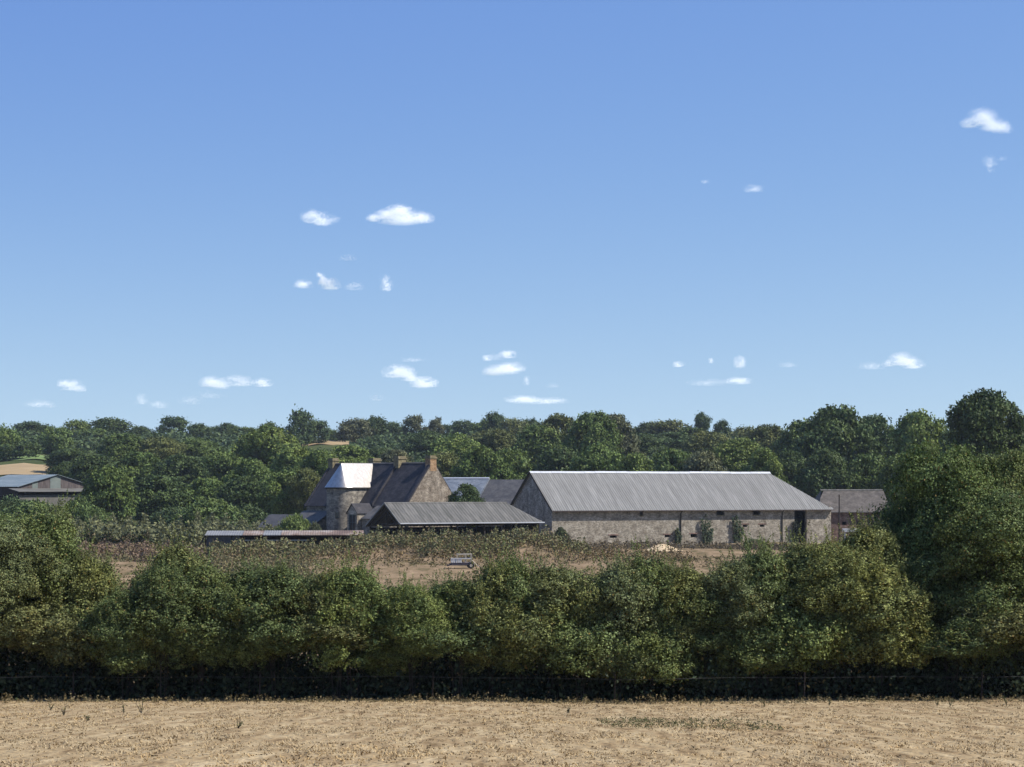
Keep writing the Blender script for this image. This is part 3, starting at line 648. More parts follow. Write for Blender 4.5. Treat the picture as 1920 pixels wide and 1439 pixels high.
# --- brick stable on the right
t0 = at(1538, 958, 372); GT = -10.2
st = empty('brick_stable', (t0.x, t0.y, GT), R(6)); tag(st, 'low reddish stable with plain grey roof between the barn and the big right hand tree', 'stable')
Lt, Wt = 12.4, 5.0; ZT = t0.z-GT; RT = (HY-920)/F*377-t0.z
hl = [(5.2, 5.9, ZT-1.15, ZT-.15), (3.9, 4.7, ZT-2.5, ZT-1.9), (6.5, 7.3, ZT-2.5, ZT-1.9), (9.3, 9.8, ZT-2.7, ZT-2.1)]
m = wall_mb(Lt, ZT, .5, hl); m.box(0, .4, .502, 2*Wt, 0, ZT); m.box(Lt-.4, Lt, .502, 2*Wt, 0, ZT); m.box(.4, Lt-.4, 2*Wt-.4, 2*Wt, 0, ZT)
m.prism([(Lt-.4, .502, ZT), (Lt-.4, 2*Wt, ZT), (Lt-.4, Wt, ZT+RT-.2)], (.4, 0, 0)); m.build('wall', M['stone_red'], st)
m = MB(); roof_sheet(m, Lt, Wt, 0, ZT, RT, cut_left=1.4, over=.35, amp=0); roof_sheet(m, Lt, Wt, 0, ZT, RT, cut_left=1.4, over=.35, amp=0, y0=2*Wt, back=True)
m.poly([(-.2, -.3, ZT-.2), (-.2, 2*Wt+.3, ZT-.2), (1.4, Wt, ZT+RT)]); tr_ = m.build('roof', M['roof_brown'], st)
m = MB(); m.prism([(1.3, Wt-.25, ZT+RT), (1.3, Wt, ZT+RT+.2), (1.3, Wt+.25, ZT+RT)], (Lt-1.1, 0, 0)); m.build('ridge_cap', M['fibre_old'], tr_)
m = MB(); m.box(.4, Lt-.4, 2.5, 2.6, 0, ZT-.1); m.build('shade_backing', M['dark'], st)  # near-black sheet again, shade painted behind the stable openings
m = MB(); m.bar((-.2, -.42, ZT-.24), (Lt+.2, -.42, ZT-.24), .1, .13); m.build('gutter', M['fibre'], tr_)
m = MB(); m.box(Lt+.01, Lt+3.2, .4, .8, 0, ZT-.5); lw = m.build('side_wall', M['boards'], st)
m = MB(); roof_sheet(m, 3.3, 4, Lt, ZT-.55, 1.3, over=.35, amp=0, y0=.4, oL=-.3); m.build('side_roof', M['fibre_old'], st)
pole = MB(); pp = at(1573.5, 928, 369); g0 = gz(pp.x, 369)
pole.tube([(pp.x, 369, g0-.3), (pp.x, 369, (g0+pp.z)/2), (pp.x, 369, pp.z)], [.13, .12, .10], 8)
tag(pole.build('pole', M['wood_dark'], None), 'plain dark wooden pole standing against the stable roof', 'pole')
tp = at(1597, 993, 362)
m = MB(); zc_ = tp.z
m.box(tp.x-1.55, tp.x+1.45, 361.4, 362.4, zc_-.42, zc_-.3); m.box(tp.x-1.55, tp.x+1.45, 361.4, 361.48, zc_-.29, zc_+.02); m.box(tp.x-1.55, tp.x+1.45, 362.32, 362.4, zc_-.29, zc_+.14)
m.box(tp.x-1.55, tp.x-1.45, 361.49, 362.31, zc_-.29, zc_+.08); m.box(tp.x+1.35, tp.x+1.45, 361.49, 362.31, zc_-.29, zc_+.08)
for sx in (-1.2, 1.1):
    for yy in (361.6, 362.2): m.box(tp.x+sx-.06, tp.x+sx+.06, yy-.06, yy+.06, gz(tp.x, 362)-.1, zc_-.421)
tag(m.build('feed_trough', M['white'], None), 'long white feed trough in front of the stable wall', 'trough')
# --- blue roofed shed far left
l0 = at(35, 912.5, 425); GL = -9.4
sh = empty('metal_shed', (l0.x, l0.y, GL), R(-40)); tag(sh, 'wide farm shed with pale blue metal roof and brown boarded gable at the left edge', 'shed')
Wl = 9.5; ZL = l0.z-GL; RL = (HY-890.5)/F*432-l0.z; LL = 16
m = MB(); roof_sheet(m, LL, Wl, -LL, ZL, RL, over=.3, period=.6, amp=.02); roof_sheet(m, LL, Wl, -LL, ZL, RL, over=.3, period=.6, amp=.02, y0=2*Wl, back=True); m.build('roof', M['blue_metal'], sh)
m = MB(); m.prism([(-.2, 0, ZL-.9), (-.2, 2*Wl, ZL-.9), (-.2, 2*Wl, ZL), (-.2, Wl, ZL+RL-.06), (-.2, 0, ZL)], (-.15, 0, 0)); gl = m.build('gable_cladding', M['boards'], sh)
for a, b in ((Wl-1.6, Wl+1.0), (3.4, 4.8)):
    t_ = RL/Wl; m = MB(); f = lambda y: ZL+(RL-abs(y-Wl)*t_)-.12
    m.prism([(-.19, a, ZL-.7), (-.19, b, ZL-.7), (-.19, b, f(b))]+([(-.19, Wl, f(Wl))] if a < Wl < b else [])+[(-.19, a, f(a))], (.05, 0, 0)); m.build('translucent_panel', M['green_panel'], gl)
m = MB(); s_ = .62/3.4
m.prism([(0, -2.5, ZL-.45), (3.4, -2.5, ZL-1.07), (3.4, -2.5, ZL-1.0), (0, -2.5, ZL-.38)], (0, 2*Wl+1, 0)); m.build('canopy', M['fibre_old'], sh)
m = MB(); m.box(2.2, 2.5, -1.8, 2*Wl-2, 0, ZL-1.7); m.build('front_wall', M['fibre_old'], sh)
m = MB(); m.box(-LL+.2, -.5, .2, .4, 0, ZL-.1); m.box(-LL+.2, -.5, 2*Wl-.4, 2*Wl-.2, 0, ZL-.1); m.box(-LL+.2, -LL+.4, .41, 2*Wl-.41, 0, ZL-.1); m.box(-.7, -.5, .41, 2*Wl-.41, 0, ZL-.9); m.build('wall', M['wood_dark'], sh)
# --- low slate outhouse left of the manor
o0 = at(478, 998, 345); GO = -9.8
ou = empty('outhouse', (o0.x, o0.y, GO), R(-38)); tag(ou, 'small stone outhouse with mossy slate roof left of the manor behind a round bush', 'outhouse')
ZO = o0.z-GO+.2; RO = (HY-965)/F*349-o0.z-.2
m = MB(); roof_sheet(m, 5.2, 3.6, 0, ZO, RO, over=.3, amp=0); roof_sheet(m, 5.2, 3.6, 0, ZO, RO, over=.3, amp=0, y0=7.2, back=True); m.build('roof', M['slate_mid'], ou)
m = MB(); m.box(0, 5.2, 0, .3, 0, ZO); m.box(0, 5.2, 6.9, 7.2, 0, ZO)
for x in (0, 4.9): m.prism([(x, .31, 0), (x, 6.89, 0), (x, 6.89, ZO), (x, 3.6, ZO+RO-.1), (x, .31, ZO)], (.3, 0, 0))
m.build('wall', M['stone_grey'], ou)
# --- long low sheet-roofed shelter behind the weeds
a0 = at(384, 1004, 262); GA = -9.0
lo = empty('low_shelter', (a0.x, a0.y, GA), R(4)); tag(lo, 'long low shelter with a nearly flat rusty sheet roof behind the weeds', 'shelter')
ZA = a0.z-GA
for k, (xa, xb, mt) in enumerate(((0, 4.6, 'pale_sheet'), (4.6, 7.1, 'rust'), (7.1, 9.3, 'pale_sheet'), (9.3, 19.5, 'rust'))):
    m = MB(); roof_sheet(m, xb-xa, 4.5, xa, ZA, .42, over=.3, period=.3, amp=.015, oL=0, oR=-.01, th=.05+.004*k); m.build('roof_sheet', M[mt], lo)
m = MB(); m.box(.2, 4.3, .05, .12, 0, ZA-.1); m.build('metal_side', M['slate_mid'], lo)
m = MB(); m.box(.2, 19.2, 4.2, 4.3, 0, ZA+.2); m.build('back_cladding', M['wood_dark'], lo)
m = MB(); m.bar((4.4, -.1, ZA-.62), (12.8, -.1, ZA-.62), .08, .1); m.build('rail', M['pale_metal'], lo)
for x in np.linspace(.1, 19.2, 7): MB().box(x-.07, x+.07, -.02, .12, 0, ZA-.03).build('post', M['wood_dark'], lo)
m = MB(); m.bar((-1.0, -.1, ZA-1.9), (.05, -.05, ZA-.05), .14, .2); m.build('prop', M['wood_dark'], lo)
# --- small cart with white slatted sides
c0 = at(846, 1066, 214); cz = gz(c0.x, 214)
ct = empty('farm_trailer', (c0.x, 214, cz), R(6)); tag(ct, 'small farm trailer with white slatted sides and dark chassis on the dry pasture', 'trailer')
m = MB(); m.box(0, 2.15, 0, 1.3, .34, .52); m.bar((-.35, .65, .3), (0, .65, .4), .5, .12); m.build('chassis', M['purple_dark'], ct)
m = MB(); m.box(.05, 2.1, .02, 1.28, .521, .60); m.build('bed', M['purple_dark'], ct)
m = MB()
for x in np.linspace(.12, 1.0, 5):
    for y in (.0, 1.26): m.box(x-.055, x+.055, y, y+.04, .61, 1.05)
for y in (-.03, 1.30): m.box(.05, 2.1, y, y+.025, .98, 1.06); 
m.build('slatted_side', M['white'], ct)
m = MB()
for x in (1.02, 1.5, 2.08):
    for y in (.04, 1.24): m.bar((x-.35 if x < 1.1 else x, y, .62), (x-.35 if x < 1.1 else x, y, 1.42), .06)
for y in (.04, 1.24): m.bar((.64, y, 1.45), (2.12, y, 1.45), .08, .09)
for x in (.67, 1.5, 2.08): m.bar((x, .09, 1.44), (x, 1.19, 1.44), .06)
m.build('top_frame', M['pale_metal'], ct)
m = MB(); m.bar((2.16, .65, .5), (2.75, .65, .30), .1); m.bar((2.12, .1, .85), (2.62, .55, .34), .07); m.bar((2.76, .65, .28), (3.1, .65, .12), .08); m.build('drawbar', M['pale_metal'], ct)
for y in (-.12, 1.31):
    m = MB(); cx, cz2, r_ = 2.0, .32, .32; pr = [(cx+r_*math.cos(a), y, cz2+r_*math.sin(a)) for a in np.linspace(0, 2*math.pi, 17)[:-1]]; m.prism(pr, (0, .14, 0)); wh = m.build('wheel', M['rubber'], ct)
    m = MB(); pr = [(cx+.15*math.cos(a), y-.01, cz2+.15*math.sin(a)) for a in np.linspace(0, 2*math.pi, 13)[:-1]]; m.prism(pr, (0, .16, 0)); m.build('rim', M['pale_metal'], wh)
# --- heaps
def heap(name, px, py, Y, rx, ry, h, m, label, seed, cat='heap'):
    p = at(px, py, Y); g = np.random.default_rng(seed); n = 26; V = []; Fq = []
    for i in range(9):
        for j in range(n):
            a = 2*math.pi*j/n; r_ = i/8
            q = 1+.12*math.sin(3*a+seed)+.07*math.sin(7*a)
            x = p.x+rx*r_*math.cos(a)*q; y = Y+ry*r_*math.sin(a)*q
            V.append((x, y, gz(x, y)-.05+h*(math.cos(r_*math.pi)*.5+.5)**1.1*(1+.025*g.normal())))
    for i in range(8):
        for j in range(n): Fq.append((i*n+j, (i+1)*n+j, (i+1)*n+(j+1) % n, i*n+(j+1) % n))
    me = bpy.data.meshes.new(name); me.from_pydata(V, [], Fq); me.update(); me.polygons.foreach_set('use_smooth', np.ones(len(Fq), bool))
    return tag(link(name, me, None, M[m]), label, cat)
heap('sand_heap', 1240, 1030, 292, 3.4, 2.2, .95, 'sand', 'pale sand heap on the pasture in front of the barn', 3)
heap('rubble_heap', 1042, 1024, 285, 1.9, 1.6, 1.1, 'sand', 'small pale rubble heap in the weeds right of the open shed', 5)
# ---------------------------------------------------------------- plants round the farm
SB = {'s': SHR}
def pbush(px, top, hw, Y, colour, label, name='bush', lib=MID['bush'], base=0.0, cat='bush', group=None, bpy_=None):
    x = (px-960)/F*Y; z = gz(x, Y); h = (HY-top)/F*Y-z
    me = lib[CNT[0] % len(lib)]
    return tree(name, x, Y, h, hw/F*Y, me, STEMS[CNT[0] % 3], colour, label, cat, group, base)
BU = 'bushes round the farm buildings'
pbush(873, 906, 33, 342, (.042,.062,.024), 'dense green bush between the lit gable and the rear slate roofs', 'small_tree', lib=MID['round'], cat='small tree', base=.3)
for a in [(552,962,30,332,YG,'round yellow green bush in front of the manor wing'), (590,978,14,330,(.06,.07,.04),'small grey green bush at the foot of the stair tower'),
          (395,934,62,372,MG,'big rounded bush at the front right of the left wood'), (470,945,40,376,DK,'dark bush left of the slate outhouse'),
          (330,948,48,380,DK,'dark bush at the foot of the left wood'), (150,930,36,372,MG,'green bush in front of the blue roofed shed wall'),
          (60,938,60,392,MG,'broad bush hiding the base of the blue roofed shed'), (128,946,38,396,OL,'olive bush against the wall of the blue roofed shed'), (178,952,36,394,MG,'green bush at the right corner of the blue roofed shed'), (20,930,50,394,DK,'dark bush at the left edge under the blue roof'), (105,948,34,350,OL,'olive bush below the right end of the shed canopy'),
          (1052,988,14,330,(.04,.05,.025),'small dark shrub at the left foot of the barn wall'), (1415,1010,22,320,OL,'olive weeds clump in front of the barn right half')]:
    pbush(*a, group=BU)
def climber(px, top, bot, hw, off, label, colour, seed):
    """an ivy column clinging to the barn's front wall"""
    g = np.random.default_rng(seed); u = Vector((math.cos(TH), math.sin(TH))); o = Vector((b0.x, b0.y))
    s = 0
    for s in np.arange(0, 60, .05):
        p = o+u*s
        if 960+F*p.x/p.y >= px: break
    p = o+u*s; Y = p.y; z1 = (HY-top)/F*Y; z0 = gz(p.x, Y); wd = hw/F*Y
    e = empty('climbing_plant', (p.x, p.y, z0), TH); tag(e, label, 'climbing plant', 'climbing plants on the barn wall')
    n = 700; t = g.uniform(0, 1, n)**.9; h = z1-z0
    k = g.integers(0, 4, n); ph = np.array([0, .5, -.5, .85])[k]*wd; top_ = np.array([1, .8, .9, .55])[k]
    P = np.stack([ph*(.45+.6*t)+g.normal(0, wd*.16, n)*(1.1-.5*t), -.25-np.abs(g.normal(0, .22, n)), t*h*top_], 1)
    V, Q = quads(P, g.normal(0, .6, (n, 3))+[0, -1, .4], .14*g.uniform(.6, 1.3, n), .65, g)
    f = link('leaves', np_mesh('ivy_leaves', V, Q), e, M['leaf_far']); f.color = (*colour, 1)
    m = MB()
    for a_ in (0, .5*wd, -.5*wd): m.tube([(a_*.3, -.1, 0), (a_*.8, -.12, h*.4), (a_, -.1, h*.75)], [.06, .045, .02], 5)
    m.build('stems', M['bark'], e)
climber(1321, 965, 1015, 16, 0, 'climbing plant on the barn wall just right of the downpipe', (.035,.05,.03), 1)
climber(1379, 966, 1012, 14, 0, 'climbing plant on the barn wall between the two wide openings', (.03,.045,.026), 2)
climber(1268, 990, 1020, 8, 0, 'low climbing plant left against the barn downpipe', (.04,.05,.03), 3)
climber(1489, 974, 1012, 9, 0, 'very dark ivy hanging round the tall barn doorway', (.012,.016,.012), 4)
# stuff: weeds, brambles and rough grass
def weeds(name, label, cat, n, fx, fy, hh, colour, seed, per=16, leaf=.11, width=.22, m='weed', mask=None, taper=True):
    g = np.random.default_rng(seed); x = g.uniform(*fx, n); y = g.uniform(*fy, n)
    if mask is not None: k = mask(x, y, g); x = x[k]; y = y[k]
    n = len(x); h = g.uniform(*hh, n)*np.where((x < -19) & (x > -38) & (y > 236) & (y < 266), .9, 1)*(1+.3*np.sin(x*.9)*np.sin(y*.7)+.22*np.sin(x*2.3+y*.4)+.15*np.sin(x*.37+1)); z = ground(x, y); idx = np.repeat(np.arange(n), per)
    t = g.uniform(0, 1, n*per); w_ = width*(1.15-t if taper else 1)
    P = np.stack([x[idx]+g.normal(0, 1, n*per)*w_, y[idx]+g.normal(0, 1, n*per)*w_, z[idx]+t*h[idx]], 1)
    V, Q = quads(P, g.normal(0, .7, (n*per, 3))+[0, -.2, .45], leaf*g.uniform(.6, 1.4, n*per), .6, g)
    o = link(name, np_mesh(name, V, Q), None, M[m]); o.color = (*colour, 1)
    return tag(o, label, cat, kind='stuff')
scrub('far_hedgerow', dict(label='far off hedgerows and copses climbing to the crest of the hill', cat='hedgerow'), 3600, (-270, 270), (700, 890), (3, 5), DK, 52, .8, 34,
      mask=lambda x, y: ~((x > -84) & (x < -58) & (y > 690) & (y < 925)) & ~((x < -125) & (y < 755)))
scrub('crest_hedge', dict(label='low distant hedge line on the very crest of the hill', cat='hedge'), 1100, (-280, 280), (890, 965), (1.6, 3.2), DK, 53, .6, 30,
      mask=lambda x, y: ~((x > -88) & (x < -60) & (y < 925)))
weeds('tall_weeds', 'tall seeding weeds covering the bank before the open shed', 'weeds', 5200, (-37, 9), (238, 263), (.9, 1.7), (.122,.128,.062), 61, 13, .15, .20, mask=lambda x, y, g: (y > 240+3.5*np.sin(x*.31)+2*np.sin(x*.83)) & (g.uniform(size=len(x)) < .75+.4*np.sin(x*1.3)*np.sin(y*.9)))
weeds('dock_plants', 'rusty brown dock plants mixed into the weed bank', 'weeds', 1100, (-35, 20), (229, 262), (.7, 1.5), (.13,.10,.055), 62, 12, .13, .16)
weeds('low_weeds', 'low mixed weeds at the foot of the bank', 'weeds', 3200, (-42, 30), (178, 262), (.15, .5), (.10,.09,.045), 63, 12, .10, .25, mask=lambda x, y, g: g.uniform(size=len(x)) < np.clip((y-205)/45, .12, 1))
weeds('nettles', 'purplish brown weeds along the foot of the barn wall', 'weeds', 2000, (2, 46), (292, 334), (.4, 1.1), (.085,.072,.052), 64, 14, .13, .3, mask=lambda x, y, g: ((y-292) > (x*0.35)) & (g.uniform(size=len(x)) < .75) & (y < b0.y-2+ (x-b0.x)*.466))
weeds('dry_scrub', 'purple brown dry scrub left of the low shelter', 'scrub', 4200, (-62, -35), (232, 300), (.5, 1.3), (.13,.095,.07), 65, 12, .17, .3, mask=lambda x, y, g: (y > 244+8*np.sin(x*.35)) )
weeds('rough_scrub', 'rough olive and straw coloured scrub between the hedge and the low shelter', 'scrub', 4200, (-58, -13), (184, 243), (.4, 1.05), (.125,.122,.066), 69, 13, .12, .25, mask=lambda x, y, g: ~((x/y*4000+960 > 205) & (x/y*4000+960 < 290) & (y < 236)) & (g.uniform(size=len(x)) < 1.15-.012*np.maximum(x/y*4000+960-520, 0)))
weeds('green_scrub', 'pale green scrub between the left wood and the dry scrub', 'scrub', 3800, (-88, -36), (322, 395), (1.3, 3.6), (.085,.092,.048), 66, 34, .26, .6, m='leaf_far')
weeds('bramble_strip', 'low dark bramble strip behind the dry scrub on the left', 'brambles', 420, (-61.5, -52), (304, 307), (1.8, 2.3), (.026,.036,.018), 67, 30, .16, .4)
weeds('yard_weeds', 'rough weeds growing round the yard between manor and shelter', 'weeds', 1500, (-48, -8), (285, 312), (.4, 1.0), (.09,.088,.045), 68, 14, .13, .3)
# ---------------------------------------------------------------- near field stubble
g = np.random.default_rng(71); nc = 21000
cy = 27+45*g.uniform(0, 1, nc)**1.1; cx = g.uniform(-1, 1, nc)*(.25*cy+2)
cl = np.sin(cx*1.7+1.1*np.sin(cy*.9))+np.sin(cy*.8+cx*.4)+.8*np.sin(cx*4.1+cy*.6); k = g.uniform(size=nc) < .5+.22*cl
cx = cx[k]; cy = cy[k]; big = g.uniform(.5, 1.5, len(cx)); idx = np.repeat(np.arange(len(cx)), 9); n = len(idx)
x = cx[idx]+g.normal(0, .045, n)*big[idx]; y = cy[idx]+g.normal(0, .045, n)*big[idx]; z = ground(x, y)
hgt = g.uniform(.008, .036, n)*big[idx]; a = g.uniform(0, 6.28, n); ln = g.uniform(.2, 2.6, n)
tip = np.stack([np.cos(a)*hgt*ln, np.sin(a)*hgt*ln, hgt], 1); b_ = np.stack([x, y, z], 1); wd = np.stack([-np.sin(a), np.cos(a), a*0], 1)*g.uniform(.005, .014, n)[:, None]
V = np.stack([b_-wd, b_+wd, b_+tip+wd*.5, b_+tip-wd*.5], 1).reshape(-1, 3); i = np.arange(n)*4
o = link('straw_stubble', np_mesh('straw_stubble', V, np.stack([i, i+1, i+2, i+3], 1)), None, M['straw']); o.color = (.34, .26, .148, 1)
tag(o, 'short dry straw and cut grass covering the near field', 'stubble', kind='stuff')
weeds('field_edge_grass', 'ragged dry grass and green stalks along the hedge foot', 'grass', 1300, (-19, 19), (69.2, 71.0), (.05, .24), (.14,.12,.065), 72, 9, .03, .05)
weeds('clover_patch', 'flat patch of small green weeds in the near field', 'weeds', 420, (2.0, 5.9), (45.0, 51.5), (.04, .10), (.07,.08,.035), 73, 9, .018, .05)
weeds('field_clods', 'small brown clods and dead tufts scattered in the near field', 'clods', 2600, (-18, 18), (29, 70), (.01, .05), (.12,.085,.045), 74, 8, .02, .06, mask=lambda x, y, g: (np.abs(x) < .25*y+2) & (g.uniform(size=len(x)) < .5+.45*np.sin(x*.8+y*.5)*np.sin(y*.63-x*.2)))
def sprig(px, py, h, label, seed, colour=(.06,.065,.03)):
    Y = None
    for Yc in np.arange(28, 71.5, .1):
        X = (px-960)/F*Yc
        if HY-F*gz(X, Yc)/Yc <= py: Y = Yc; break
    Y = Y or 70; X = (px-960)/F*Y; g = np.random.default_rng(seed); m = MB(); P = []
    for k in range(4):
        a = g.uniform(0, 6.28); s = h*g.uniform(.15, .45); tp_ = Vector((math.cos(a)*s, math.sin(a)*s, h*g.uniform(.6, 1)))
        m.tube([(0, 0, -.02), tuple(tp_*.55+Vector((0, 0, .02))), tuple(tp_)], [.008, .006, .003], 4)
        for t in np.linspace(.25, 1, 9): P.append(np.array(tp_)*t+g.normal(0, .015, 3))
    e = empty('field_weed', (X, Y, gz(X, Y))); tag(e, label, 'weed', 'single weeds standing in the near field')
    m.build('stems', M['bark'], e); P = np.array(P); V, Q = quads(P, g.normal(0, 1, P.shape), .026, .5, g)
    f = link('leaves', np_mesh('weed_leaves', V, Q), e, M['leaf']); f.color = (*colour, 1)
for k, (px, py, h, lb) in enumerate([(447,1366,.26,'dark spiky weed alone in the near field left of centre'), (265,1338,.5,'tall thin weed near the hedge, right end of the left weed cluster'),
    (232,1340,.35,'thin weed just left of the tallest one by the hedge'), (120,1342,.34,'leafy weed at the left of the weed cluster by the hedge'),
    (165,1352,.22,'low bushy weed in front of the left weed cluster'), (95,1332,.3,'upright weed nearest the left edge at the hedge foot'),
    (1065,1338,.25,'small upright weed near the hedge in the middle of the field'), (1314,1324,.28,'weed tuft at the hedge foot right of the middle'),
    (1433,1326,.3,'pale upright weed at the hedge foot below the dark hollow'), (1555,1324,.3,'weed standing at the hedge foot under the yellow green hedge tree'),
    (1782,1324,.32,'left one of two close weeds by the hedge on the right'), (1757,1324,.28,'right side weed stalk beside a twin, nearer the middle'),
    (1888,1324,.34,'weed at the hedge foot closest to the right edge')]): sprig(px, py, h*.75, lb, 300+k, (.09,.09,.045))
# ---------------------------------------------------------------- hedge
HG = 'shrubs of the foreground hedge'
h_ol = (.078,.080,.030); h_gr = (.050,.068,.026); h_dk = (.032,.048,.022); h_ye = (.105,.105,.032); h_gy = (.066,.072,.040); h_br = (.080,.072,.034); h_lt = (.070,.094,.030)
hedge = [
 (18,956,92,74.5,h_lt,'tall bright green shrub at the left end of the hedge'), (95,962,70,73.6,h_gr,'green shrub on the shoulder of the tall left end of the hedge'),
 (-30,1030,90,72.0,h_gy,'grey green shrub cut by the left edge at the hedge foot'), (62,1085,80,71.8,h_br,'brownish shrub low in front of the tall left end'),
 (165,1042,62,73.0,h_ol,'olive shrub left of the gap that shows the pasture'), (150,1130,72,71.8,h_br,'rusty leaved shrub below the olive one near the left'),
 (232,1108,56,72.4,h_gr,'low green shrub filling the dip at the left gap'), (262,1180,62,71.6,h_ye,'yellowish low shrub below the left gap'),
 (322,1022,62,73.0,h_ol,'peaked olive shrub right of the left gap'), (300,1060,50,72.2,h_dk,'dark leaved shrub leaning into the left gap'),
 (395,1062,66,72.4,h_dk,'dark green shrub right of the peaked olive one'), (372,1150,70,71.6,h_gr,'green shrub low under the peaked olive one'),
 (462,1066,66,73.0,h_gr,'green hedge shrub below the left end of the low shelter'), (530,1062,64,72.4,h_dk,'dark blue green shrub in the left half of the hedge'),
 (500,1150,72,71.7,h_gy,'pale leaved shrub low in the left half of the hedge'), (598,1074,62,72.8,h_br,'brown tinged shrub left of the bright green hedge peak'),
 (668,1062,60,72.6,h_lt,'bright green peak left of the pasture opening'), (640,1160,74,71.7,h_br,'reddish brown shrub under the bright green peak'),
 (728,1098,54,72.8,h_gr,'low green shrub at the pasture opening'), (778,1096,50,72.4,h_lt,'light green shrub in the dip below the trailer'),
 (740,1165,72,71.6,h_gr,'green shrub low under the pasture opening'), (846,1086,56,72.6,h_gr,'green shrub just below the trailer'),
 (922,1060,56,73.0,h_ol,'olive shrub right of the trailer'), (870,1150,74,71.6,h_dk,'dark shrub low under the trailer'),
 (968,1048,62,72.4,h_gr,'sprawling green shrub with tall shoots in the middle of the hedge'), (1030,1062,60,73.0,h_gy,'grey leaved shrub right of the tall shoots'),
 (985,1150,78,71.6,h_ol,'olive shrub low in the middle of the hedge'), (1095,1070,62,72.6,h_ol,'olive shrub below the rubble heap'),
 (1155,1058,60,72.4,h_gy,'pale green shrub left of the sand heap'), (1100,1160,76,71.6,h_gr,'green shrub low right of the hedge middle'),
 (1215,1046,60,72.8,h_gr,'green shrub whose shoots reach the sand heap'), (1268,1062,54,72.6,h_ol,'olive shrub right below the sand heap'),
 (1225,1150,70,71.7,h_gr,'green shrub low under the sand heap'), (1325,1100,50,72.8,h_dk,'dark low shrub in the right dip of the hedge'),
 (1345,1205,46,73.0,h_dk,'very dark shrub in the hollow under the right dip'), (1378,1052,54,73.0,h_gy,'grey green shrub rising right of the right dip'),
 (1435,1030,60,73.4,h_gr,'green shrub in front of the dark barn doorway'), (1415,1130,72,71.8,h_gr,'green shrub low under the barn doorway'),
 (1500,1022,62,73.6,h_ol,'olive shrub below the barn right corner'), (1560,1016,60,73.2,h_ye,'yellow green shrub below the stable'),
 (1500,1120,76,71.8,h_lt,'light green shrub low below the barn right corner'), (1625,985,60,74.0,h_ol,'olive shrub beside the right hand tree top'),
 (1590,1090,80,72.0,h_ye,'yellowish shrub low in front of the right hand tree'), (1655,1105,72,71.8,h_ye,'yellow leaved shrub at the foot of the right hand tree'),
 (1780,1140,80,72.0,h_gr,'green shrub low under the big right hand tree'), (1900,1120,85,72.0,h_br,'brown green shrub cut by the right edge'),
]
for k, (px, top, hw, Y, c, lb) in enumerate(hedge):
    px += 12*math.sin(k*4.3)
    x = (px-960)/F*Y; z = gz(x, Y); h = (HY-top)/F*Y-z
    lowf = Y < 72.1; h -= .05; c = tuple(.5*a+.5*b for a, b in zip(c, (.088, .112, .042)))
    if lowf: h *= 1.04+.22*math.sin(k*3.7)
    bs = .42+.17*math.sin(k*2.3) if lowf else .30+.13*math.sin(k*3.1)
    rr_ = hw/F*Y*1.3; q = h*(1-bs)/rr_
    me_ = BIG[k % 2] if hw > 85 and q > 1.7 else (SHR if q > 1.75 else LOW)[k % 5]
    tree('hedge_shrub', x, Y+(.75+.35*math.sin(k*5.1) if lowf else .5*math.sin(k*1.9)-.3), h, rr_, me_, STEMS[k % 3], c, lb, 'shrub', HG, bs)
for px, top, hw, Y, c, lb in ((1765,822,118,75.5,(.054,.078,.028),'big leafy tree standing over the right end of the hedge'), (1890,838,115,76.5,(.06,.078,.028),'second big tree cut by the right edge behind the first'), (1705,930,70,75.5,(.04,.058,.024),'smaller tree under the left side of the big right hand one'),
    (1850,915,125,73.6,(.056,.076,.028),'broad leafy tree in front of the big right hand trees')):
    x = (px-960)/F*Y; z = gz(x, Y); h = (HY-top)/F*Y-z
    tree('hedgerow_tree', x, Y, h, hw/F*Y*1.1, BIG[CNT[0] % 2], TRUNK[CNT[0] % 3], c, lb, 'tree', 'trees at the right end of the hedge', .12)
scrub('hedge_undergrowth', dict(label='thicket at the heart of the hedge, shade painted into its near black leaves', cat='undergrowth'), 1100, (-22, 22), (72.2, 77), (1.2, 2.9), (.018,.026,.015), 81, .075, 130, m='leaf')  # leaf colour near black: the shade of the hedge foot is painted in
# wire fence in front of the hedge
fe = empty('wire_fence', (0, 70.9, gz(0, 70.9))); tag(fe, 'thin wire fence strung low across the dark foot of the hedge', 'fence')
m = MB(); zf = gz(0, 70.9)
for zz in (.78,):
    pts = [(x, .02*math.sin(x*.4), gz(x, 70.9)-zf+zz+.015*math.sin(x*1.1)) for x in np.linspace(-18, 18, 60)]; m.tube(pts, [.0045]*60, 4)
m.build('wire', M['wire'], fe)
for x in (-14.6, -8.4, -2.65, 3.4, 9.7, 15.6):
    zp = gz(x, 70.9)-zf; MB().tube([(x, 0, zp-.1), (x+.02, 0, zp+.5), (x+.03, 0, zp+.95)], [.028, .026, .024], 6).build('fence_post', M['wood_dark'], fe)
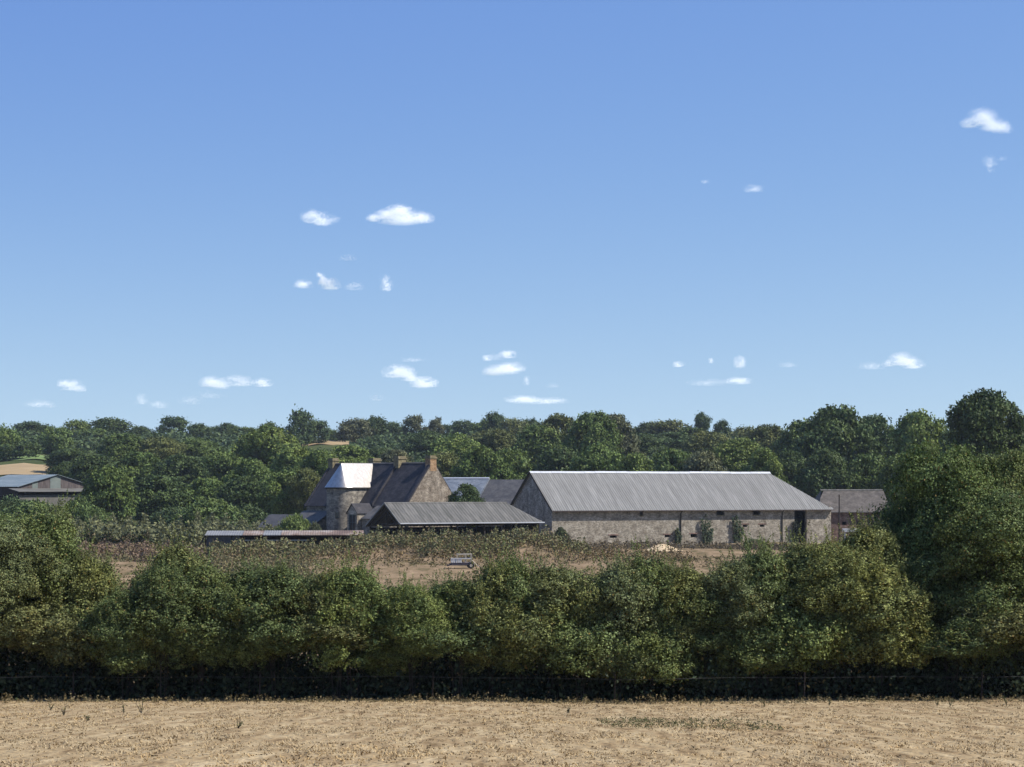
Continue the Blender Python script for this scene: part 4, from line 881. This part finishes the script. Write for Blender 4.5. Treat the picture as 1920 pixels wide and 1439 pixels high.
# ---------------------------------------------------------------- clouds
clouds = [
 ([(750,408,44,13,1),(785,410,26,9,1),(748,396,24,9,1),(700,410,12,6,.8),(722,405,20,7,.8)],'largest flat based white cloud at left of the mid sky'),
 ([(583,408,17,11,.6),(606,413,20,11,.5),(630,412,10,6,.15)],'smaller two part cloud left of the largest one'),
 ([(1842,222,26,14,1),(1820,232,18,8,.7),(1862,236,26,10,.9),(1878,242,18,9,.6)],'bright lumpy cloud at the upper right'),
 ([(1856,304,14,9,.25),(1857,316,7,8,.22),(1878,298,10,4,.12)],'faint wisp below the bright upper right cloud'),
 ([(1413,355,18,6,.35)],'faint small cloud alone right of the middle sky'),
 ([(1322,341,9,4,.18)],'tiny faint wisp left of the small lone cloud'),
 ([(652,484,16,5,.22)],'faint wisp between the upper and lower left clouds'),
 ([(568,534,16,7,.6)],'small pale cloud left of the horned cloud'),
 ([(618,534,19,10,.95),(604,526,8,9,.9),(598,516,5,4,.6)],'small white cloud with an upright horn'),
 ([(664,538,16,7,.28)],'thin wisp right of the horned cloud'),
 ([(724,534,11,13,.4)],'small upright pale cloud right of the horned cloud'),
 ([(133,724,22,9,.45),(118,720,10,6,.4),(150,730,12,5,.3)],'soft cloud low over the left wood'),
 ([(74,758,24,6,.28),(96,761,10,4,.2)],'faint flat cloud near the left edge above the trees'),
 ([(266,750,12,9,.2),(296,760,18,6,.2)],'very faint wisps low left of the long cloud'),
 ([(398,718,22,9,.7),(415,724,14,6,.5),(446,716,30,9,.45),(492,719,17,7,.6)],'long broken cloud low on the left'),
 ([(360,752,24,7,.16),(390,742,30,6,.13)],'very faint veil below the long broken cloud'),
 ([(748,699,28,11,.75),(768,708,16,8,.6),(795,719,24,9,.85)],'stepped white cloud above the manor'),
 ([(775,675,24,4,.15)],'thin streak above the stepped cloud'),
 ([(707,747,14,5,.22)],'tiny flat cloud left below the stepped cloud'),
 ([(945,694,34,8,.75),(958,690,24,8,.6),(926,698,20,7,.7)],'flat topped white cloud above the rear roofs'),
 ([(952,665,15,7,.6),(932,670,18,6,.15),(914,672,10,5,.5)],'pair of small puffs above the flat topped cloud'),
 ([(987,715,7,8,.25)],'faint drop hanging right under the flat topped cloud'),
 ([(980,750,30,6,.7),(1035,752,28,5,.4),(1005,753,44,5,.3)],'long flat streak of cloud low above the barn left end'),
 ([(1036,724,12,4,.15)],'tiny wisp right above the long streak'),
 ([(1272,684,11,5,.5)],'tiny puff left of the upright puff over the barn'),
 ([(1333,677,6,5,.35)],'tiniest puff between two others over the barn'),
 ([(1387,681,11,10,.6)],'small upright puff over the barn right half'),
 ([(1383,715,26,6,.6),(1330,718,36,6,.22)],'flat streak of cloud under the upright puff'),
 ([(1477,685,17,4,.2)],'faint short streak right of the upright puff'),
 ([(1692,676,24,11,.9),(1712,684,20,8,.7),(1668,682,12,6,.5),(1636,687,26,6,.25)],'bright cloud with a faint tail low on the right'),
]
YC = 6000.0
for k, (lobes, lb) in enumerate(clouds):
    g = np.random.default_rng(900+k); P = []; N_ = []
    px0, py0 = lobes[0][0], lobes[0][1]; o_ = at(px0, py0, YC); s = YC/F
    for (px, py, rx, ry, den) in lobes:
        n = int(rx*ry*3.14*min(den, .8)**1.3*11); d = g.normal(size=(n*3, 3))*.50
        # ragged: keep where a smooth pattern is high, flatten the base
        f = np.sin(d[:, 0]*3.1+px+1.3*d[:, 2])+np.sin(d[:, 1]*3.7+py)+np.sin(d[:, 2]*4.1+px*.7-d[:, 0]*1.7)+.6*np.sin(d[:, 0]*6.5+px*.3)*np.sin(d[:, 2]*7+py)
        keep = (f > -1.1+.9*g.normal(size=len(d))) & (np.linalg.norm(d, axis=1) < 1.25); d = d[keep][:n]
        d[:, 2] = np.where(d[:, 2] < -.5, -.5+(d[:, 2]+.5)*.45, d[:, 2])
        p = np.stack([(px-px0+d[:, 0]*rx)*s, d[:, 1]*rx*s, (py0-py+d[:, 2]*ry*1.25)*s], 1); P.append(p)
    P = np.concatenate(P); n = len(P)
    Nn = np.array(SUN)[None]*1.0+np.array([[0, -.75, 0]])+g.normal(0, .3, (n, 3))
    V, Q = quads(P, Nn, .35*s*g.uniform(.6, 1.3, n), .9, g)
    me = np_mesh('cloud', V, Q); c = link('cloud', me, None, M['cloud']); c.location = o_
    tag(c, lb, 'cloud', 'small fair weather clouds')
# ---------------------------------------------------------------- haze
HAZE = 0.00006
if HAZE:
    m = MB(); m.box(-1310, 1310, -90, 1310, -30, 36); hz = m.build('haze', None, None)
    mm = bpy.data.materials.new('haze'); mm.use_nodes = True; t = mm.node_tree; t.nodes.clear()
    o = t.nodes.new('ShaderNodeOutputMaterial'); v = t.nodes.new('ShaderNodeVolumePrincipled'); v.inputs['Density'].default_value = HAZE
    v.inputs['Color'].default_value = (.75, .86, 1, 1); v.inputs['Anisotropy'].default_value = 0.1
    t.links.new(v.outputs['Volume'], o.inputs['Volume']); hz.data.materials.append(mm)
    tag(hz, 'thin blue summer haze over the fields', 'haze', kind='stuff')
print('objects', len(bpy.data.objects), 'trees', CNT[0])
